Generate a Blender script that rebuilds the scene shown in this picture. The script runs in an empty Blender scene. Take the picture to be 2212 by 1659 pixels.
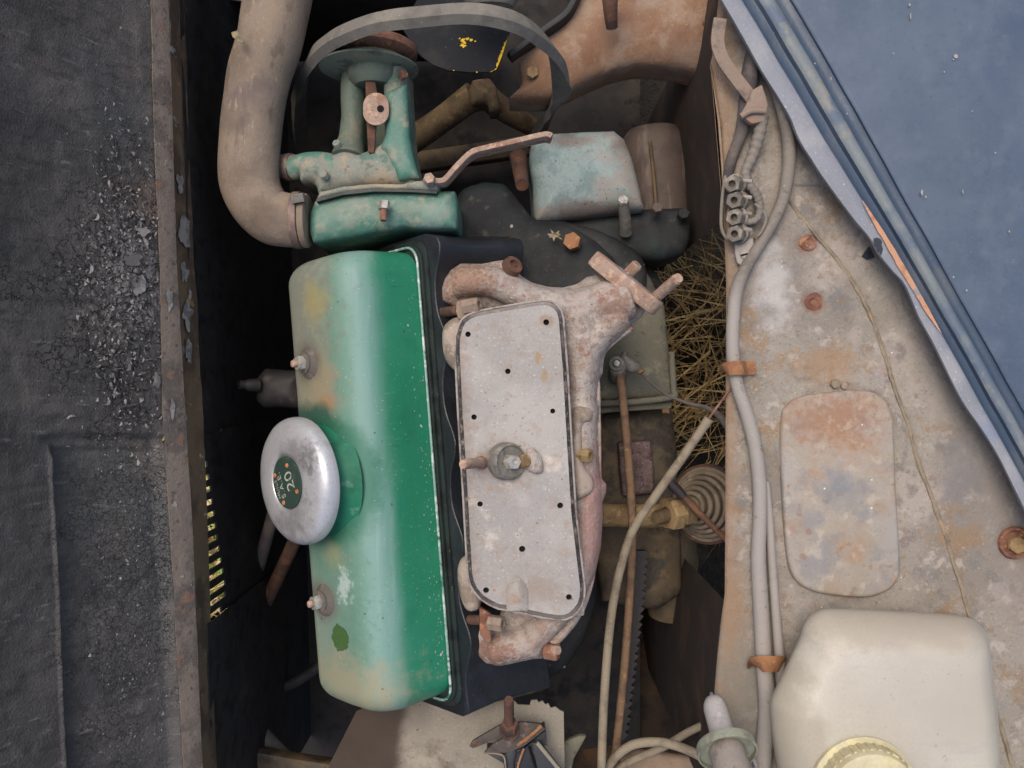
import bpy, bmesh, math, random
import numpy as np
from mathutils import Vector, Matrix, Quaternion, noise as mnoise

R = math.radians
random.seed(7)
SC = bpy.context.scene
COL = SC.collection

# ------------------------------------------------------------------ camera, sky, sun, exposure
D = 0.767                      # camera height above the plane z = 0 (top of the rocker cover), metres
K = 1.2 / 2212                 # picture width = 1.2 x distance
cam_d = bpy.data.cameras.new('camera')
cam_d.lens = 30; cam_d.sensor_width = 36
cam_d.clip_start = 0.02; cam_d.clip_end = 200
cam = bpy.data.objects.new('camera', cam_d); COL.objects.link(cam)
cam.location = (0, 0, D)
SC.camera = cam

SUN_EL, SUN_AZ = 68, 325       # degrees; azimuth clockwise from +Y
w = bpy.data.worlds.new('World'); SC.world = w; w.use_nodes = True
nt = w.node_tree
sky = nt.nodes.new('ShaderNodeTexSky'); sky.sky_type = 'NISHITA'; sky.sun_disc = False
sky.sun_elevation = R(SUN_EL); sky.sun_rotation = R(SUN_AZ)
sky.dust_density = 5.0; sky.air_density = 1.0; sky.ozone_density = .8
bg = nt.nodes['Background']; bg.inputs['Strength'].default_value = 0.15
nt.links.new(sky.outputs[0], bg.inputs[0])
sd = bpy.data.lights.new('sun', 'SUN'); sd.energy = 1.05; sd.angle = R(34); sd.color = (1.0, 0.95, 0.85)
so = bpy.data.objects.new('sun', sd); COL.objects.link(so)
sdir = Vector((math.sin(R(SUN_AZ)) * math.cos(R(SUN_EL)), math.cos(R(SUN_AZ)) * math.cos(R(SUN_EL)), math.sin(R(SUN_EL))))
so.rotation_euler = sdir.to_track_quat('Z', 'Y').to_euler(); so.location = (0, 0, 3)
SC.view_settings.view_transform = 'Standard'; SC.view_settings.look = 'None'
SC.view_settings.exposure = 0.24; SC.view_settings.gamma = 1
SC.cycles.max_bounces = 8; SC.cycles.diffuse_bounces = 4; SC.cycles.glossy_bounces = 3
SC.cycles.transmission_bounces = 4; SC.cycles.caustics_reflective = False; SC.cycles.caustics_refractive = False
SC.cycles.use_denoising = True

# ------------------------------------------------------------------ measuring helpers
def P(x, y, z=0.0):
    s = K * (D - z)
    return Vector(((x - 1106) * s, (829.5 - y) * s, z))
def PL(pts, z): return [P(p[0], p[1], p[2] if len(p) > 2 else z) for p in pts]
def u(px, z=0.0): return px * K * (D - z)
def hit(x, y, p0, n):
    o = Vector((0, 0, D)); d = P(x, y, 0) - o
    return o + d * ((p0 - o).dot(n) / d.dot(n))
def nz(p, s, amp, seed=0.0):
    return amp * mnoise.noise(Vector((p[0] * s + seed, p[1] * s - seed, p[2] * s)))

# ------------------------------------------------------------------ materials
def lin(c):
    return tuple(((v / 255) / 12.92 if v <= 10 else (((v / 255) + .055) / 1.055) ** 2.4) for v in c) + (1,)
def L(col, s=40, lo=.5, hi=.6, f=1.0, d=5, st=None, k='n', r=None, c=None, rad=None, n=.5, sd=0, h=0.0):
    return dict(col=col, s=s, lo=lo, hi=hi, f=f, d=d, st=st, k=k, r=r, c=c, rad=rad, n=n, sd=sd, h=h)
MATS = {}
def pmat(name, base, layers=(), rough=.75, metal=0.0, bump=((300, .25),), spec=.4, coat=0.0, rv=.12, dist=.0012, var=.12):
    m = bpy.data.materials.new(name); m.use_nodes = True; MATS[name] = m
    t = m.node_tree; N = t.nodes; LK = t.links.new
    b = N['Principled BSDF']
    geo = N.new('ShaderNodeNewGeometry')
    pos = geo.outputs['Position']
    def noise(scale, detail=5, st=None, sd=0):
        v = pos
        if st or sd:
            mp = N.new('ShaderNodeMapping'); LK(pos, mp.inputs[0])
            if st: mp.inputs['Scale'].default_value = st
            mp.inputs['Location'].default_value = (sd * 1.7, sd * .9, sd * .4)
            v = mp.outputs[0]
        n = N.new('ShaderNodeTexNoise'); n.inputs['Scale'].default_value = scale
        n.inputs['Detail'].default_value = detail; n.inputs['Roughness'].default_value = .62
        LK(v, n.inputs['Vector']); return n.outputs[0]
    def mr(v, a, bb, c=0.0, d=1.0):
        x = N.new('ShaderNodeMapRange'); x.interpolation_type = 'SMOOTHSTEP'
        x.inputs[1].default_value = a; x.inputs[2].default_value = bb
        x.inputs[3].default_value = c; x.inputs[4].default_value = d
        LK(v, x.inputs[0]); return x.outputs[0]
    def math_(op, a, bb):
        x = N.new('ShaderNodeMath'); x.operation = op
        for i, q in enumerate((a, bb)):
            if isinstance(q, (int, float)): x.inputs[i].default_value = q
            else: LK(q, x.inputs[i])
        return x.outputs[0]
    def mix(f, a, bb):
        x = N.new('ShaderNodeMix'); x.data_type = 'RGBA'
        for i, q in ((0, f), (6, a), (7, bb)):
            if isinstance(q, (int, float, tuple)): x.inputs[i].default_value = q
            else: LK(q, x.inputs[i])
        return x.outputs[2]
    bc = lin(base)
    # tonal variation of the base itself at two sizes
    big = noise(14, 4); fine = noise(420, 3)
    v = math_('ADD', math_('MULTIPLY', math_('SUBTRACT', big, .5), var * 3.0), math_('MULTIPLY', math_('SUBTRACT', fine, .5), var * 3.2))
    hs = N.new('ShaderNodeHueSaturation'); hs.inputs['Color'].default_value = bc
    LK(math_('ADD', v, 1.0), hs.inputs['Value'])
    col = hs.outputs[0]
    rgh = math_('ADD', math_('MULTIPLY', math_('SUBTRACT', noise(60, 4, sd=3), .5), rv * 2), rough)
    hgt = None
    for ly in layers:
        if ly['k'] == 'n':
            f = mr(noise(ly['s'], ly['d'], ly['st'], ly['sd']), ly['lo'], ly['hi'])
        elif ly['k'] == 'v':
            vo = N.new('ShaderNodeTexVoronoi'); vo.inputs['Scale'].default_value = ly['s']
            mp = N.new('ShaderNodeVectorMath'); mp.operation = 'ADD'; mp.inputs[1].default_value = (ly['sd'],) * 3
            LK(pos, mp.inputs[0]); LK(mp.outputs[0], vo.inputs['Vector'])
            # only some of the cells carry a speck
            sep = N.new('ShaderNodeSeparateColor'); LK(vo.outputs['Color'], sep.inputs[0])
            pick = math_('MULTIPLY', mr(sep.outputs[0], ly['hi'], ly['hi'] + .02), math_('ADD', math_('MULTIPLY', sep.outputs[1], .8), .35))
            dn = math_('ADD', vo.outputs['Distance'], math_('MULTIPLY', math_('SUBTRACT', noise(ly['s'] * 4, 2), .5), ly['lo'] * .9))
            f = math_('LESS_THAN', dn, math_('MULTIPLY', pick, ly['lo']))
        elif ly['k'] == 's':
            a = N.new('ShaderNodeVectorMath'); a.operation = 'SUBTRACT'; a.inputs[1].default_value = ly['c']
            LK(pos, a.inputs[0])
            q = N.new('ShaderNodeVectorMath'); q.operation = 'DIVIDE'; q.inputs[1].default_value = ly['rad']
            LK(a.outputs[0], q.inputs[0])
            ln = N.new('ShaderNodeVectorMath'); ln.operation = 'LENGTH'; LK(q.outputs[0], ln.inputs[0])
            dd = math_('ADD', ln.outputs['Value'], math_('MULTIPLY', math_('SUBTRACT', noise(ly['s'], 5, sd=ly['sd']), .5), ly['n'] * 2))
            f = mr(dd, ly['hi'], ly['lo'])
        elif ly['k'] == 'p':
            a = N.new('ShaderNodeVectorMath'); a.operation = 'SUBTRACT'; a.inputs[1].default_value = ly['c']
            LK(pos, a.inputs[0])
            q = N.new('ShaderNodeVectorMath'); q.operation = 'DOT_PRODUCT'; q.inputs[1].default_value = ly['rad']
            LK(a.outputs[0], q.inputs[0])
            f = mr(math_('ADD', q.outputs['Value'], math_('MULTIPLY', math_('SUBTRACT', noise(ly['s'], 5, ly['st'], ly['sd']), .5), ly['n'] * 2)), ly['lo'], ly['hi'])
        elif ly['k'] == 'c':      # cracks: thin dark lines between irregular cells
            vo = N.new('ShaderNodeTexVoronoi'); vo.feature = 'DISTANCE_TO_EDGE'; vo.inputs['Scale'].default_value = ly['s']
            wv = N.new('ShaderNodeTexNoise'); wv.inputs['Scale'].default_value = ly['s'] * 1.5; wv.inputs['Detail'].default_value = 4; LK(pos, wv.inputs['Vector'])
            ad = N.new('ShaderNodeVectorMath'); ad.operation = 'MULTIPLY_ADD'; ad.inputs[1].default_value = (1.6 / ly['s'],) * 3
            LK(wv.outputs['Color'], ad.inputs[0]); LK(pos, ad.inputs[2]); LK(ad.outputs[0], vo.inputs['Vector'])
            f = mr(vo.outputs['Distance'], ly['lo'], 0.0)
            if ly['c'] is not None:
                a = N.new('ShaderNodeVectorMath'); a.operation = 'SUBTRACT'; a.inputs[1].default_value = ly['c']; LK(pos, a.inputs[0])
                q = N.new('ShaderNodeVectorMath'); q.operation = 'DIVIDE'; q.inputs[1].default_value = ly['rad']; LK(a.outputs[0], q.inputs[0])
                ln = N.new('ShaderNodeVectorMath'); ln.operation = 'LENGTH'; LK(q.outputs[0], ln.inputs[0])
                f = math_('MULTIPLY', f, mr(math_('ADD', ln.outputs['Value'], math_('MULTIPLY', math_('SUBTRACT', noise(30, 4), .5), ly['n'] * 2)), 1.0, .5))
        elif ly['k'] == 'z':
            sp = N.new('ShaderNodeSeparateXYZ'); LK(geo.outputs['Normal'], sp.inputs[0])
            f = mr(math_('ADD', sp.outputs[2], math_('MULTIPLY', math_('SUBTRACT', noise(ly['s'], 5, sd=ly['sd']), .5), ly['n'] * 2)), ly['lo'], ly['hi'])
        f = math_('MULTIPLY', f, ly['f'])
        col = mix(f, col, lin(ly['col']))
        if ly['r'] is not None:
            x = N.new('ShaderNodeMix'); LK(f, x.inputs[0]); LK(rgh, x.inputs[2]); x.inputs[3].default_value = ly['r']; rgh = x.outputs[0]
        if ly['h']:
            hh = math_('MULTIPLY', f, ly['h']); hgt = hh if hgt is None else math_('ADD', hgt, hh)
    LK(col, b.inputs['Base Color']); LK(rgh, b.inputs['Roughness'])
    b.inputs['Metallic'].default_value = metal; b.inputs['Specular IOR Level'].default_value = spec
    if coat: b.inputs['Coat Weight'].default_value = coat; b.inputs['Coat Roughness'].default_value = .18
    for (s, st) in bump:
        hh = math_('MULTIPLY', noise(s, 4), st); hgt = hh if hgt is None else math_('ADD', hgt, hh)
    if hgt is not None:
        bp = N.new('ShaderNodeBump'); bp.inputs['Strength'].default_value = 1.0; bp.inputs['Distance'].default_value = dist
        LK(hgt, bp.inputs['Height']); LK(bp.outputs[0], b.inputs['Normal'])
    return m

# ------------------------------------------------------------------ mesh builder
def catmull(pts, n=8, closed=False):
    pts = [Vector(p) for p in pts]; out = []; m = len(pts)
    for i in range(m if closed else m - 1):
        g = (lambda j: pts[j % m]) if closed else (lambda j: pts[max(0, min(m - 1, j))])
        p0, p1, p2, p3 = g(i - 1), g(i), g(i + 1), g(i + 2)
        for k in range(n):
            t = k / n
            out.append(.5 * ((2 * p1) + (p2 - p0) * t + (2 * p0 - 5 * p1 + 4 * p2 - p3) * t * t + (3 * p1 - p0 - 3 * p2 + p3) * t ** 3))
    if not closed: out.append(pts[-1])
    return out
def lerp_list(v, n):
    v = list(v)
    if len(v) == 1: return v * n
    return [float(np.interp(i / (n - 1) * (len(v) - 1), range(len(v)), v)) for i in range(n)]
def frame(axis):
    a = Vector(axis).normalized()
    x = a.cross(Vector((0, 1, 0)) if abs(a.y) < .9 else Vector((1, 0, 0))).normalized()
    return x, a.cross(x).normalized(), a
class B:
    def __init__(s): s.v = []; s.f = []
    def add(s, v, f):
        o = len(s.v); s.v += [Vector(p) for p in v]; s.f += [tuple(i + o for i in q) for q in f]; return s
    def tube(s, pts, r, seg=14, sm=8, cap=True, rip=None):
        path = catmull(pts, sm) if sm else [Vector(p) for p in pts]
        n = len(path); rs = lerp_list(r if isinstance(r, (list, tuple)) else [r], n)
        V = []; F = []; x = None
        for i, p in enumerate(path):
            t = (path[min(i + 1, n - 1)] - path[max(i - 1, 0)]).normalized()
            if x is None: x = frame(t)[0]
            x = (x - t * x.dot(t)).normalized(); y = t.cross(x)
            rr = rs[i] * (1 + (rip(i) if rip else 0))
            for k in range(seg):
                a = 2 * math.pi * k / seg
                V.append(p + (x * math.cos(a) + y * math.sin(a)) * rr)
        for i in range(n - 1):
            for k in range(seg):
                F.append((i * seg + k, i * seg + (k + 1) % seg, (i + 1) * seg + (k + 1) % seg, (i + 1) * seg + k))
        if cap:
            F.append(tuple(range(seg - 1, -1, -1))); F.append(tuple((n - 1) * seg + k for k in range(seg)))
        return s.add(V, F)
    def lathe(s, o, axis, prof, seg=40, fr=None, wob=0):
        x, y, a = fr or frame(axis); o = Vector(o); V = []; F = []; idx = []
        for (r, h) in prof:
            if r < 1e-6: idx.append([len(V)]); V.append(o + a * h)
            else:
                idx.append(list(range(len(V), len(V) + seg)))
                for k in range(seg):
                    t = 2 * math.pi * k / seg; q = r * (1 + wob * math.sin(3 * t + 1))
                    V.append(o + a * h + (x * math.cos(t) + y * math.sin(t)) * q)
        for A, C in zip(idx[:-1], idx[1:]):
            for k in range(seg):
                k2 = (k + 1) % seg
                if len(A) == 1 and len(C) == 1: continue
                if len(A) == 1: F.append((A[0], C[k2], C[k]))
                elif len(C) == 1: F.append((A[k], A[k2], C[0]))
                else: F.append((A[k], A[k2], C[k2], C[k]))
        return s.add(V, F)
    def hexa(s, o, axis, rad, h, hole=0.0, depth=None, rot=0.0, n=6):
        # a hexagonal nut or bolt head; hole > 0 leaves a round recess in its face
        x, y, a = frame(axis); o = Vector(o); M = n * 4
        def hx(q, rr):
            t = 2 * math.pi * q / M + rot; k = ((t - rot) % (2 * math.pi / n)) - math.pi / n
            q2 = rr * math.cos(math.pi / n) / math.cos(k)
            return x * math.cos(t) * q2 + y * math.sin(t) * q2
        rings = [[o + hx(q, rad) for q in range(M)], [o + a * (h * .82) + hx(q, rad) for q in range(M)]]
        top = [o + a * h + hx(q, rad * .92) for q in range(M)]
        rings.append(top)
        if hole:
            for (rr, hh) in ((hole, h), (hole, h - (depth or h * .7))):
                rings.append([o + a * hh + (x * math.cos(2 * math.pi * q / M + rot) + y * math.sin(2 * math.pi * q / M + rot)) * rr for q in range(M)])
        V = [p for r in rings for p in r]; F = []
        for i in range(len(rings) - 1):
            for q in range(M):
                F.append((i * M + q, i * M + (q + 1) % M, (i + 1) * M + (q + 1) % M, (i + 1) * M + q))
        F.append(tuple((len(rings) - 1) * M + q for q in range(M))); F.append(tuple(range(M - 1, -1, -1)))
        return s.add(V, F)
    def prism(s, pts, vec):
        pts = [Vector(p) for p in pts]; n = len(pts)
        ar = sum(pts[i].x * pts[(i + 1) % n].y - pts[(i + 1) % n].x * pts[i].y for i in range(n))
        vec = Vector((0, 0, -vec)) if isinstance(vec, (int, float)) else Vector(vec)
        if ar < 0: pts = pts[::-1]
        V = pts + [p + vec for p in pts]
        F = [tuple(range(n)), tuple(range(2 * n - 1, n - 1, -1))]
        for i in range(n): F.append((i, n + i, n + (i + 1) % n, (i + 1) % n))
        return s.add(V, F)
    def box(s, c, X, Y, Z):
        c, X, Y, Z = map(Vector, (c, X, Y, Z))
        V = [c + X * i + Y * j + Z * k for k in (-1, 1) for j in (-1, 1) for i in (-1, 1)]
        return s.add(V, [(0, 2, 3, 1), (4, 5, 7, 6), (0, 1, 5, 4), (2, 6, 7, 3), (0, 4, 6, 2), (1, 3, 7, 5)])
    def grid(s, fn, nu, nv):
        V = [fn(i / nu, j / nv) for j in range(nv + 1) for i in range(nu + 1)]
        F = [(j * (nu + 1) + i, j * (nu + 1) + i + 1, (j + 1) * (nu + 1) + i + 1, (j + 1) * (nu + 1) + i) for j in range(nv) for i in range(nu)]
        return s.add(V, F)
    def sweep(s, pts, prof, sm=8, up=(0, 0, 1), cap=True):
        path = catmull(pts, sm) if sm else [Vector(p) for p in pts]; n = len(path); m = len(prof); V = []; F = []
        upv = Vector(up)
        for i, p in enumerate(path):
            t = (path[min(i + 1, n - 1)] - path[max(i - 1, 0)]).normalized()
            sd_ = t.cross(upv).normalized(); un = sd_.cross(t).normalized()
            for (a, b_) in prof: V.append(p + sd_ * a + un * b_)
        for i in range(n - 1):
            for k in range(m):
                F.append((i * m + k, i * m + (k + 1) % m, (i + 1) * m + (k + 1) % m, (i + 1) * m + k))
        if cap: F.append(tuple(range(m - 1, -1, -1))); F.append(tuple((n - 1) * m + k for k in range(m)))
        return s.add(V, F)
    def loft(s, rings, caps=True):
        m = len(rings[0]); V = [p for r in rings for p in r]; F = []
        for i in range(len(rings) - 1):
            for k in range(m): F.append((i * m + k, i * m + (k + 1) % m, (i + 1) * m + (k + 1) % m, (i + 1) * m + k))
        if caps: F.append(tuple(range(m - 1, -1, -1))); F.append(tuple((len(rings) - 1) * m + k for k in range(m)))
        return s.add(V, F)
    def jitter(s, sc, amp, seed=0):
        for p in s.v:
            q = Vector(p)
            p += mnoise.noise_vector(q * sc + Vector((seed, seed, seed))) * amp
        return s

def inset(pts, d):
    n = len(pts); out = []
    ar = sum(pts[i][0] * pts[(i + 1) % n][1] - pts[(i + 1) % n][0] * pts[i][1] for i in range(n))
    sg = 1 if ar > 0 else -1
    for i in range(n):
        a, b_, c = pts[i - 1], pts[i], pts[(i + 1) % n]
        e1 = Vector((b_[0] - a[0], b_[1] - a[1])).normalized(); e2 = Vector((c[0] - b_[0], c[1] - b_[1])).normalized()
        n1 = Vector((-e1.y, e1.x)) * sg; n2 = Vector((-e2.y, e2.x)) * sg
        m = (n1 + n2); m = m / max(.3, m.length_squared) * 2
        out.append((b_[0] + m.x * d, b_[1] + m.y * d))
    return out
def rnd(pts, n=4):
    q = catmull([Vector((p[0], p[1], 0)) for p in pts], n, True)
    return [(p.x, p.y) for p in q]
def rrect(cx, cy, hx, hy, r, n=5, rot=0.0):
    out = []
    for (sx, sy, a0) in ((1, 1, 0), (-1, 1, 90), (-1, -1, 180), (1, -1, 270)):
        for k in range(n + 1):
            a = R(a0 + 90 * k / n); out.append((sx * (hx - r) + r * math.cos(a), sy * (hy - r) + r * math.sin(a)))
    c, s_ = math.cos(R(rot)), math.sin(R(rot))
    return [(cx + x * c - y * s_, cy + x * s_ + y * c) for x, y in out]

def blob(n, sd_, lo=.55, hi=1.25, fr=1.6):
    return [lo + (hi - lo) * (.5 + .5 * max(-1, min(1, 1.6 * mnoise.noise(Vector((fr * math.cos(6.283 * q / n) + sd_ * 7.3, fr * math.sin(6.283 * q / n), sd_)))))) * (1 + .16 * mnoise.noise(Vector((q * 1.7, sd_, 0)))) for q in range(n)]
LOC = {}
def tag(o, label, cat, group=None, kind=None):
    if label: o['label'] = label
    if cat: o['category'] = cat
    if group: o['group'] = group
    if kind: o['kind'] = kind
    return o
def thing(name, label, cat, loc, group=None):
    o = bpy.data.objects.new(name, None); COL.objects.link(o); o.location = loc; o.empty_display_size = .01
    LOC[o.name] = Vector(loc); return tag(o, label, cat, group)
def mk(name, b, mat, parent=None, ang=38, bev=0.0, seg=2, sub=0, rem=0.0, smo=0, loc=None, post=None, solid=0.0, jit=None):
    me = bpy.data.meshes.new(name); bm = bmesh.new()
    vs = [bm.verts.new(p) for p in b.v]
    for f in b.f:
        try: bm.faces.new([vs[i] for i in f])
        except ValueError: pass
    bmesh.ops.recalc_face_normals(bm, faces=bm.faces)
    if bev:
        es = [e for e in bm.edges if len(e.link_faces) == 2 and e.calc_face_angle(0) > R(30)]
        bmesh.ops.bevel(bm, geom=es, offset=bev, segments=seg, affect='EDGES', profile=.5, clamp_overlap=True)
    bm.to_mesh(me); bm.free()
    o = bpy.data.objects.new(name, me)
    if rem or smo or sub or solid:
        t = bpy.data.objects.new('tmp', me); COL.objects.link(t)
        if solid: q = t.modifiers.new('s', 'SOLIDIFY'); q.thickness = solid; q.offset = 0
        if rem: q = t.modifiers.new('r', 'REMESH'); q.mode = 'VOXEL'; q.voxel_size = rem
        if smo: q = t.modifiers.new('m', 'SMOOTH'); q.factor = .5; q.iterations = smo
        if sub: q = t.modifiers.new('u', 'SUBSURF'); q.levels = sub; q.render_levels = sub
        dg = bpy.context.evaluated_depsgraph_get(); me2 = bpy.data.meshes.new_from_object(t.evaluated_get(dg))
        bpy.data.objects.remove(t); me2.name = name; o.data = me = me2
    if post:
        co = np.empty(len(me.vertices) * 3); me.vertices.foreach_get('co', co); co = co.reshape(-1, 3)
        co = post(co); me.vertices.foreach_set('co', co.ravel()); me.update()
    lc = LOC[parent.name] if parent else Vector(loc if loc is not None else sum(b.v, Vector()) / len(b.v))
    me.transform(Matrix.Translation(-lc))
    me.polygons.foreach_set('use_smooth', [True] * len(me.polygons))
    me.set_sharp_from_angle(angle=R(ang))
    me.materials.clear(); me.materials.append(mat)
    COL.objects.link(o); LOC[o.name] = lc
    if parent: o.parent = parent
    else: o.location = lc
    return o
def inflate(outline, H, Rr, zmin):
    # lifts the top of a cast slab so that its section is rounded: height grows with the distance from the outline
    pts = np.array([(p[0], p[1]) for p in outline]); a = pts; bb = np.roll(pts, -1, 0)
    def go(co):
        q = co[:, :2]; best = np.full(len(q), 9.9)
        for i in range(len(a)):
            e = bb[i] - a[i]; t = np.clip(((q - a[i]) @ e) / max(1e-12, e @ e), 0, 1)
            best = np.minimum(best, np.linalg.norm(q - (a[i] + t[:, None] * e), axis=1))
        f = np.clip(best / Rr, 0, 1); hgt = H * np.sqrt(np.clip(1 - (1 - f) ** 2, 0, 1))
        co[:, 2] += np.where(co[:, 2] > zmin, hgt, 0)
        for i in range(len(co)):
            co[i, 2] += nz(co[i], 90, .0009) + nz(co[i], 300, .0003, 5)
        return co
    return go
def cast(name, pts, z, thick, H, Rr, mat, parent=None, vox=.0022, smo=6, extra=None, n=3):
    o2 = rnd(pts, n) if n else pts
    wl = PL(o2, z); b = B().prism(wl, thick)
    if extra: extra(b)
    return mk(name, b, mat, parent, rem=vox, smo=smo, post=inflate(wl, H, Rr, z - thick * .6), ang=60)
def clone(o, parent=None, delta=(0, 0, 0)):
    c = o.copy(); COL.objects.link(c); LOC[c.name] = LOC[o.name] + Vector(delta)
    if parent is not None: c.parent = parent
    else: c.location = Vector(o.location) + Vector(delta)
    for ch in list(o.children): clone(ch, c) if parent is not None else clone(ch, c)
    return c

# ------------------------------------------------------------------ the materials of this engine bay
DUST = (168, 158, 146)
M_soil = pmat('soil', (48, 40, 32), [L((74, 62, 46), 30, .5, .65), L((40, 38, 30), 12, .5, .7)], rough=.95, bump=((120, 1),), dist=.01)
M_straw = pmat('straw', (200, 164, 104), [L((128, 92, 48), 40, .45, .65), L((206, 186, 136), 80, .55, .7)], rough=.8)
M_lawn = pmat('lawn_straw', (226, 208, 158), [L((196, 172, 116), 40, .5, .65)], rough=.8)
M_green_blade = pmat('green_blade', (150, 176, 84), [L((180, 170, 96), 20, .5, .6)], rough=.75)
M_lining = pmat('bonnet_lining', (84, 80, 77), [
    L((68, 65, 63), 50, .40, .66, .75, st=(.22, 1, .22)), L((112, 103, 95), 14, .50, .74, .6),
    L((74, 78, 78), 9, .48, .7, .6, sd=4), L((54, 52, 52), 11, .52, .70, .7, sd=14), L((150, 145, 142), 700, .66, .71, .5),
    L((52, 50, 49), 160, .50, .68, .55, st=(.22, 1, .22)), L((148, 143, 140), 200, .60, .72, .4, st=(.22, 1, .22), sd=6),
    L((50, 49, 52), 300, .64, .70, .6, sd=3), L((112, 90, 76), 40, .2, 1.0, .5, k='s', c=P(320, 440, .01), rad=(.02, .035, .05), n=1.0),
    L((144, 138, 134), 160, .1, .5, .55, k='s', c=P(285, 600, .03), rad=(.05, .12, .2), n=1.5, sd=21, h=.6),
    L((30, 29, 31), 95, .05, 1, .9, k='c', c=P(275, 640, .04), rad=(.05, .14, .2), n=1.3, h=-2.0),
    L((34, 33, 36), 190, .05, 1, .6, k='c', c=P(290, 1250, .03), rad=(.035, .18, .2), n=1.3, h=-1.2)],
    rough=.58, bump=((60, .35), (190, .5), (600, .45)), dist=.0022, spec=.5)
M_rim = pmat('bonnet_rim', (118, 106, 96), [L((92, 84, 78), 30, .48, .6), L((134, 100, 78), 60, .6, .68, .7), L((150, 146, 138), 45, .64, .68, .8, sd=2, h=.5),
    L((58, 52, 48), 160, .58, .66, .6)], rough=.7, bump=((200, .6), (600, .3)), dist=.0014)
M_lip = pmat('bonnet_lip', (104, 86, 66), [L((76, 62, 50), 22, .45, .6), L((150, 108, 58), 70, .64, .7, .8), L((150, 146, 136), 38, .645, .665, .9, sd=7, h=.6)], rough=.75)
M_flake = pmat('paint_flake', (142, 136, 131), [L((86, 84, 84), 60, .45, .6, .8), L((170, 160, 150), 200, .58, .66, .7)], rough=.8)
M_blackpaint = pmat('black_steel', (44, 42, 41), [L((84, 72, 60), 30, .54, .70, .6), L((18, 18, 20), 60, .5, .6, .7)], rough=.6)
M_hose = pmat('hose_rubber', (138, 122, 106), [L((112, 98, 84), 26, .45, .65, .8), L((152, 130, 100), 14, .55, .72, .7, sd=3), L((176, 162, 146), 500, .62, .68, .5),
    L((104, 92, 90), 9, .52, .68, .7, sd=9), L((96, 84, 74), 60, .56, .66, .6, sd=19, st=(1, .25, 1)), L((174, 156, 132), 120, .62, .70, .5, sd=29, st=(1, .3, 1)), L((92, 78, 72), 40, .2, 1.0, .5, k='s', c=P(560, 470, -.01), rad=(.05, .03, .05), n=.8)], rough=.85, bump=((400, .35), (50, .5)), dist=.001)
M_clamp = pmat('clamp_band', (120, 102, 96), [L((146, 120, 100), 50, .5, .6)], rough=.6, metal=.3)
M_pump = pmat('pump_green', (82, 124, 110), [L((114, 142, 130), 28, .5, .64, .85), L((58, 108, 94), 18, .57, .70, .7, sd=4), L((154, 146, 128), 60, .52, .64, .8, sd=2),
    L((176, 170, 150), 480, .63, .68, .8), L((140, 140, 124), 60, .80, 1.08, .5, k='z', n=.45), L((74, 120, 106), 24, .5, .64, .6, sd=31)], rough=.55, bump=((260, .5), (900, .25)), dist=.0012)
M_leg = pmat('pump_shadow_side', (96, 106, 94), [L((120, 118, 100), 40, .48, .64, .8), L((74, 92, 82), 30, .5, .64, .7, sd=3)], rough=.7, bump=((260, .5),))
M_pumpdust = pmat('pump_dusty', (134, 136, 124), [L((160, 146, 124), 30, .48, .62, .9), L((78, 112, 100), 40, .54, .64, .8, sd=5), L((96, 88, 76), 90, .58, .66, .6),
    L((188, 178, 160), 450, .62, .68, .7)], rough=.85, bump=((260, .5), (900, .3)), dist=.0014)
M_pulley = pmat('pulley_green', (116, 122, 106), [L((132, 128, 108), 30, .5, .65), L((70, 78, 68), 50, .52, .6, .7, sd=3)], rough=.7)
M_rust = pmat('rust', (132, 94, 76), [L((106, 70, 56), 50, .46, .6, .9), L((176, 124, 84), 110, .56, .66, .8), L((164, 132, 116), 26, .55, .7, .6, sd=5), L((84, 52, 40), 300, .6, .66, .7)],
    rough=.9, bump=((350, .7), (120, .5)), dist=.0014)
M_rustlight = pmat('rust_pale', (160, 136, 120), [L((144, 106, 86), 60, .48, .62, .75), L((192, 162, 138), 130, .52, .62, .8, sd=3), L((116, 74, 56), 300, .6, .66, .7)],
    rough=.9, bump=((350, .6),), dist=.0012)
M_rustdark = pmat('rust_dark', (92, 66, 54), [L((116, 80, 58), 60, .5, .62, .8), L((60, 48, 44), 40, .5, .62, .8, sd=4)], rough=.9, bump=((350, .6),))
M_cross = pmat('crossmember_rust', (138, 106, 82), [L((122, 88, 70), 20, .45, .64, .8), L((158, 136, 116), 30, .48, .64, .75, sd=2), L((140, 126, 112), 9, .48, .66, .5, sd=28), L((134, 118, 104), 12, .5, .66, .7, sd=8), L((98, 62, 48), 420, .62, .68, .6),
    L((190, 150, 112), 300, .62, .68, .5)], rough=.92, bump=((300, .5), (60, .4)), dist=.0012)
M_belt = pmat('belt_rubber', (112, 107, 99), [L((132, 125, 112), 30, .45, .68, .8), L((92, 88, 84), 60, .5, .66, .6, sd=3), L((170, 166, 156), 140, .66, .7, .7)], rough=.8)
M_fan = pmat('fan_black', (30, 31, 34), [L((44, 43, 43), 20, .5, .66), L((130, 122, 112), 300, .68, .71, .7)], rough=.7, spec=.2)
M_yellow = pmat('yellow_paint', (214, 172, 32), [L((160, 120, 30), 200, .5, .62)], rough=.5)
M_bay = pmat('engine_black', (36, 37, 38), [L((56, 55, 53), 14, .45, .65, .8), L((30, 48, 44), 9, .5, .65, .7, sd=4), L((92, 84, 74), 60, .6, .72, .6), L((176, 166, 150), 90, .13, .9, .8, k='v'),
    L((128, 122, 112), 240, .12, .8, .6, k='v', sd=3)], rough=.62, bump=((200, .4), (30, .4)), dist=.0012, spec=.25)
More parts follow.
